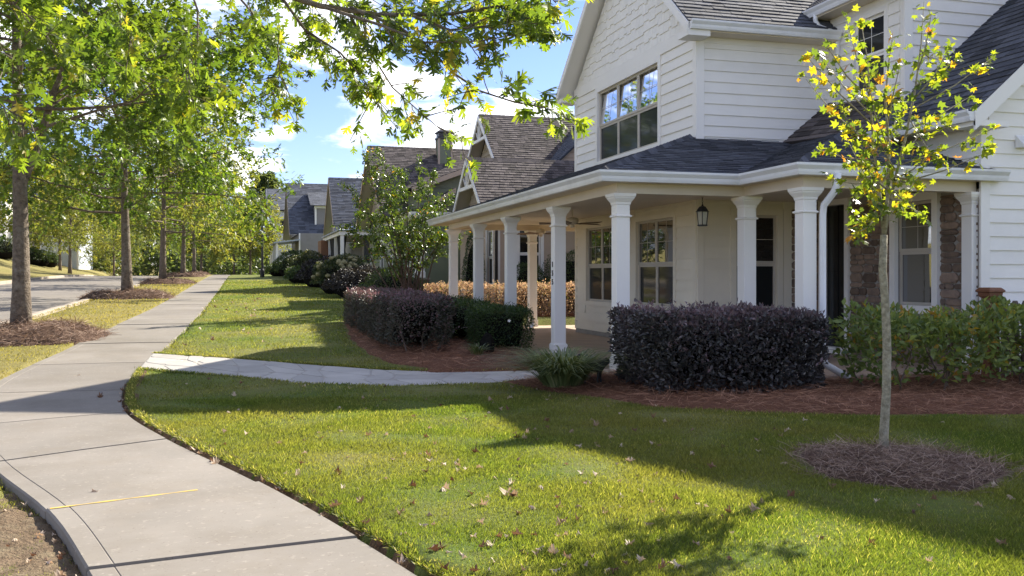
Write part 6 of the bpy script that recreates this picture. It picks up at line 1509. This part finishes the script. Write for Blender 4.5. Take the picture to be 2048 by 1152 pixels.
limb([(560, -10, 6.3), (610, 60, 6.3), (680, 105, 6.3), (725, 155, 6.2), (750, 205, 6.2)], .012, 6, 24, (.15, .34), 7, start=.1)
limb([(640, 12, 6.0), (760, 50, 5.7), (850, 85, 5.5), (960, 82, 5.4), (1050, 66, 5.3)], .012, 5, 20, (.10, .26), 6, start=.1)
limb([(820, 30, 5.9), (900, 60, 5.7), (990, 50, 5.5), (1065, 35, 5.4)], .010, 5, 18, (.14, .32), 7)
limb([(980, -70, 5.2), (1060, -40, 5.1), (1095, -12, 5.0), (1112, 6, 5.0)], .008, 3, 6, (.08, .16), 4)
limb([(350, -110, 6.4), (395, 20, 6.5), (395, 90, 6.5), (372, 150, 6.4), (380, 205, 6.4)], .010, 7, 15, (.12, .3), 6, start=.3)
limb([(-150, 100, 5.0), (-40, 180, 5.0), (20, 222, 5.0), (62, 245, 5.0)], .010, 8, 9, (.12, .28), 6, start=.2)
limb([(430, -60, 6.5), (500, 20, 6.6), (555, 90, 6.6), (560, 150, 6.6), (545, 190, 6.6)], .010, 6, 18, (.14, .34), 7)
limb([(160, -90, 7.2), (230, 0, 7.2), (262, 70, 7.2), (255, 120, 7.1)], .010, 6, 14, (.14, .34), 7)
limb([(-60, -60, 6.5), (30, 10, 6.6), (80, 50, 6.6), (110, 110, 6.6)], .010, 6, 16, (.16, .36), 8)
limb([(480, -60, 6.2), (640, -20, 6.2), (800, -20, 6.1), (960, -20, 5.9)], .012, 6, 34, (.2, .42), 8, start=.0)
# the rest of that crown, above and behind the eye
for k in range(46):
    a = rnd.uniform(0, 6.28); z = rnd.uniform(4.6, 9.5); L = rnd.uniform(2.2, 4.6) * (1 - .5 * (z - 4.6) / 5); p0 = Vector((ob.x, ob.y + .1, z)); d = Vector((math.cos(a), math.sin(a), rnd.uniform(.1, .5))).normalized()
    if d.y > .25 and z < 6.2: continue
    pth = [p0, p0 + d * L * .5 + wig(rnd, .2), p0 + d * L + wig(rnd, .3)]; A_, B_ = [], []
    for j in range(12):
        q = pth[1].lerp(pth[2], rnd.random()) if j > 4 else pth[0].lerp(pth[1], rnd.uniform(.4, 1)); e_ = q + wig(rnd, .6); a_, b_ = sprout(rnd, [q, e_], 10, .12); A_ += a_; B_ += b_
    stems.append((pth, [.04, .02, .005], A_, B_))
custom_tree('overhanging_oak', 'oak beside the viewpoint whose lobed leaves hang into the sky', 'tree', ob, stems, M['bark'], M['oak_near'], OAK, .104, 300, M['oak_near_obj'], upw=.75, near=tuple(P(850, 110, 5.6)))

# ------------------------------------------------------------------ fallen leaves
def curl(seed):
    v, f = leaf_oak(False); r_ = random.Random(seed); k1, k2 = r_.uniform(.7, 1.6), r_.uniform(-.6, .9); o = []
    for x, y, z in v: o.append((x * .9, y - .5, .9 * abs(x) * k1 + .55 * (y - .5) ** 2 * k2 + .12 * math.sin(9 * x + 5 * y + seed) + .02))
    zmin = min(p[2] for p in o); me = bpy.data.meshes.new('fallen_leaf'); me.from_pydata([(a, b, c - zmin) for a, b, c in o], [], [tuple(t) for t in f]); me.materials.append(M['fallen']); return me
CUR = [curl(k) for k in range(7)]
def drop_leaf(x, y, s, label, group, lift=.02):
    o = bpy.data.objects.new('fallen_leaf', rnd.choice(CUR)); COL.objects.link(o); o.location = (x, y, tz(x, y) + lift - .1 * s); o.scale = (s, s, s)
    flip = math.pi if rnd.random() < .35 else 0
    o.rotation_euler = (rnd.uniform(-.3, .3) + flip, rnd.uniform(-.3, .3), rnd.uniform(0, 6.28))
    if flip: o.location.z += .3 * s
    tag(o, label, 'leaf', group); return o
rnd = random.Random(31); cnt = 0
while cnt < 250:
    d = 4.6 + 9 * rnd.random() ** 1.6; u = rnd.uniform(-.42, .55) if rnd.random() < .25 else rnd.gauss(.02, .17); x, y = d * (u * CS + SN), d * (CS - u * SN)
    if not lawn_mask(np.array([x]), np.array([y]))[0] or x < .0 - .12 * (y - 7) : continue
    if x < -1: continue
    drop_leaf(x, y, rnd.uniform(.035, .08), 'dry curled brown oak leaf lying on the front lawn', 'fallen leaves on the lawn', .045); cnt += 1
for x, y, s, lab in [(P(885, 1000, 6.35), 0, .115, 'largest curled brown leaf pile on the sunny lawn, left one'), (P(1015, 1010, 6.2), 0, .115, 'largest curled brown leaf on the sunny lawn, right one'), (P(672, 1030, 5.9), 0, .10, 'big curled tan leaf at the sidewalk edge'), (P(1035, 1050, 5.7), 0, .09, 'pale curled leaf low on the sunny lawn')]:
    drop_leaf(x.x, x.y, s, lab, 'fallen leaves on the lawn', .045)
cnt = 0
while cnt < 46:
    i = rnd.uniform(4.2, 9.5); k = int(i); p = np.array(RJ[k]) * (1 - (i - k)) + np.array(RJ[k + 1]) * (i - k); c = crom(RJ, k, i - k)
    drop_leaf(float(c[0]) + rnd.uniform(-.03, .07), float(c[1]) + rnd.uniform(-.03, .05), rnd.uniform(.035, .085), 'reddish dry leaf caught in the groove along the sidewalk edge', 'leaves along the sidewalk edge', -.005); cnt += 1
for k in range(34):
    i = rnd.uniform(4.3, 7.6); kk = int(i); c = crom(LJ, kk, i - kk)
    drop_leaf(float(c[0]) - abs(rnd.gauss(.03, .12)) - .02, float(c[1]), rnd.uniform(.03, .07), 'small dry leaf on the bare soil beside the nearest slab', 'leaves on the bare soil', -.045)
for x, y, s, lab in [(P(190, 995, 6.5), 0, .06, 'small dark leaf lying on the slab before the yellow line'), (P(155, 762, 13.2), 0, .10, 'curled leaf on the shaded sidewalk'), (P(200, 808, 11.2), 0, .09, 'curled leaf on the sidewalk inside the house shadow')]:
    drop_leaf(x.x, x.y, s, lab, None, .005)
for k in range(45):
    x, y = rnd.uniform(-2.2, .8), rnd.uniform(17.5, 40)
    if lawn_mask(np.array([x]), np.array([y]))[0]: drop_leaf(x, y, rnd.uniform(.08, .14), 'small dry leaf on the sunlit lawn beyond the path', 'leaves on the far lawn', .05)
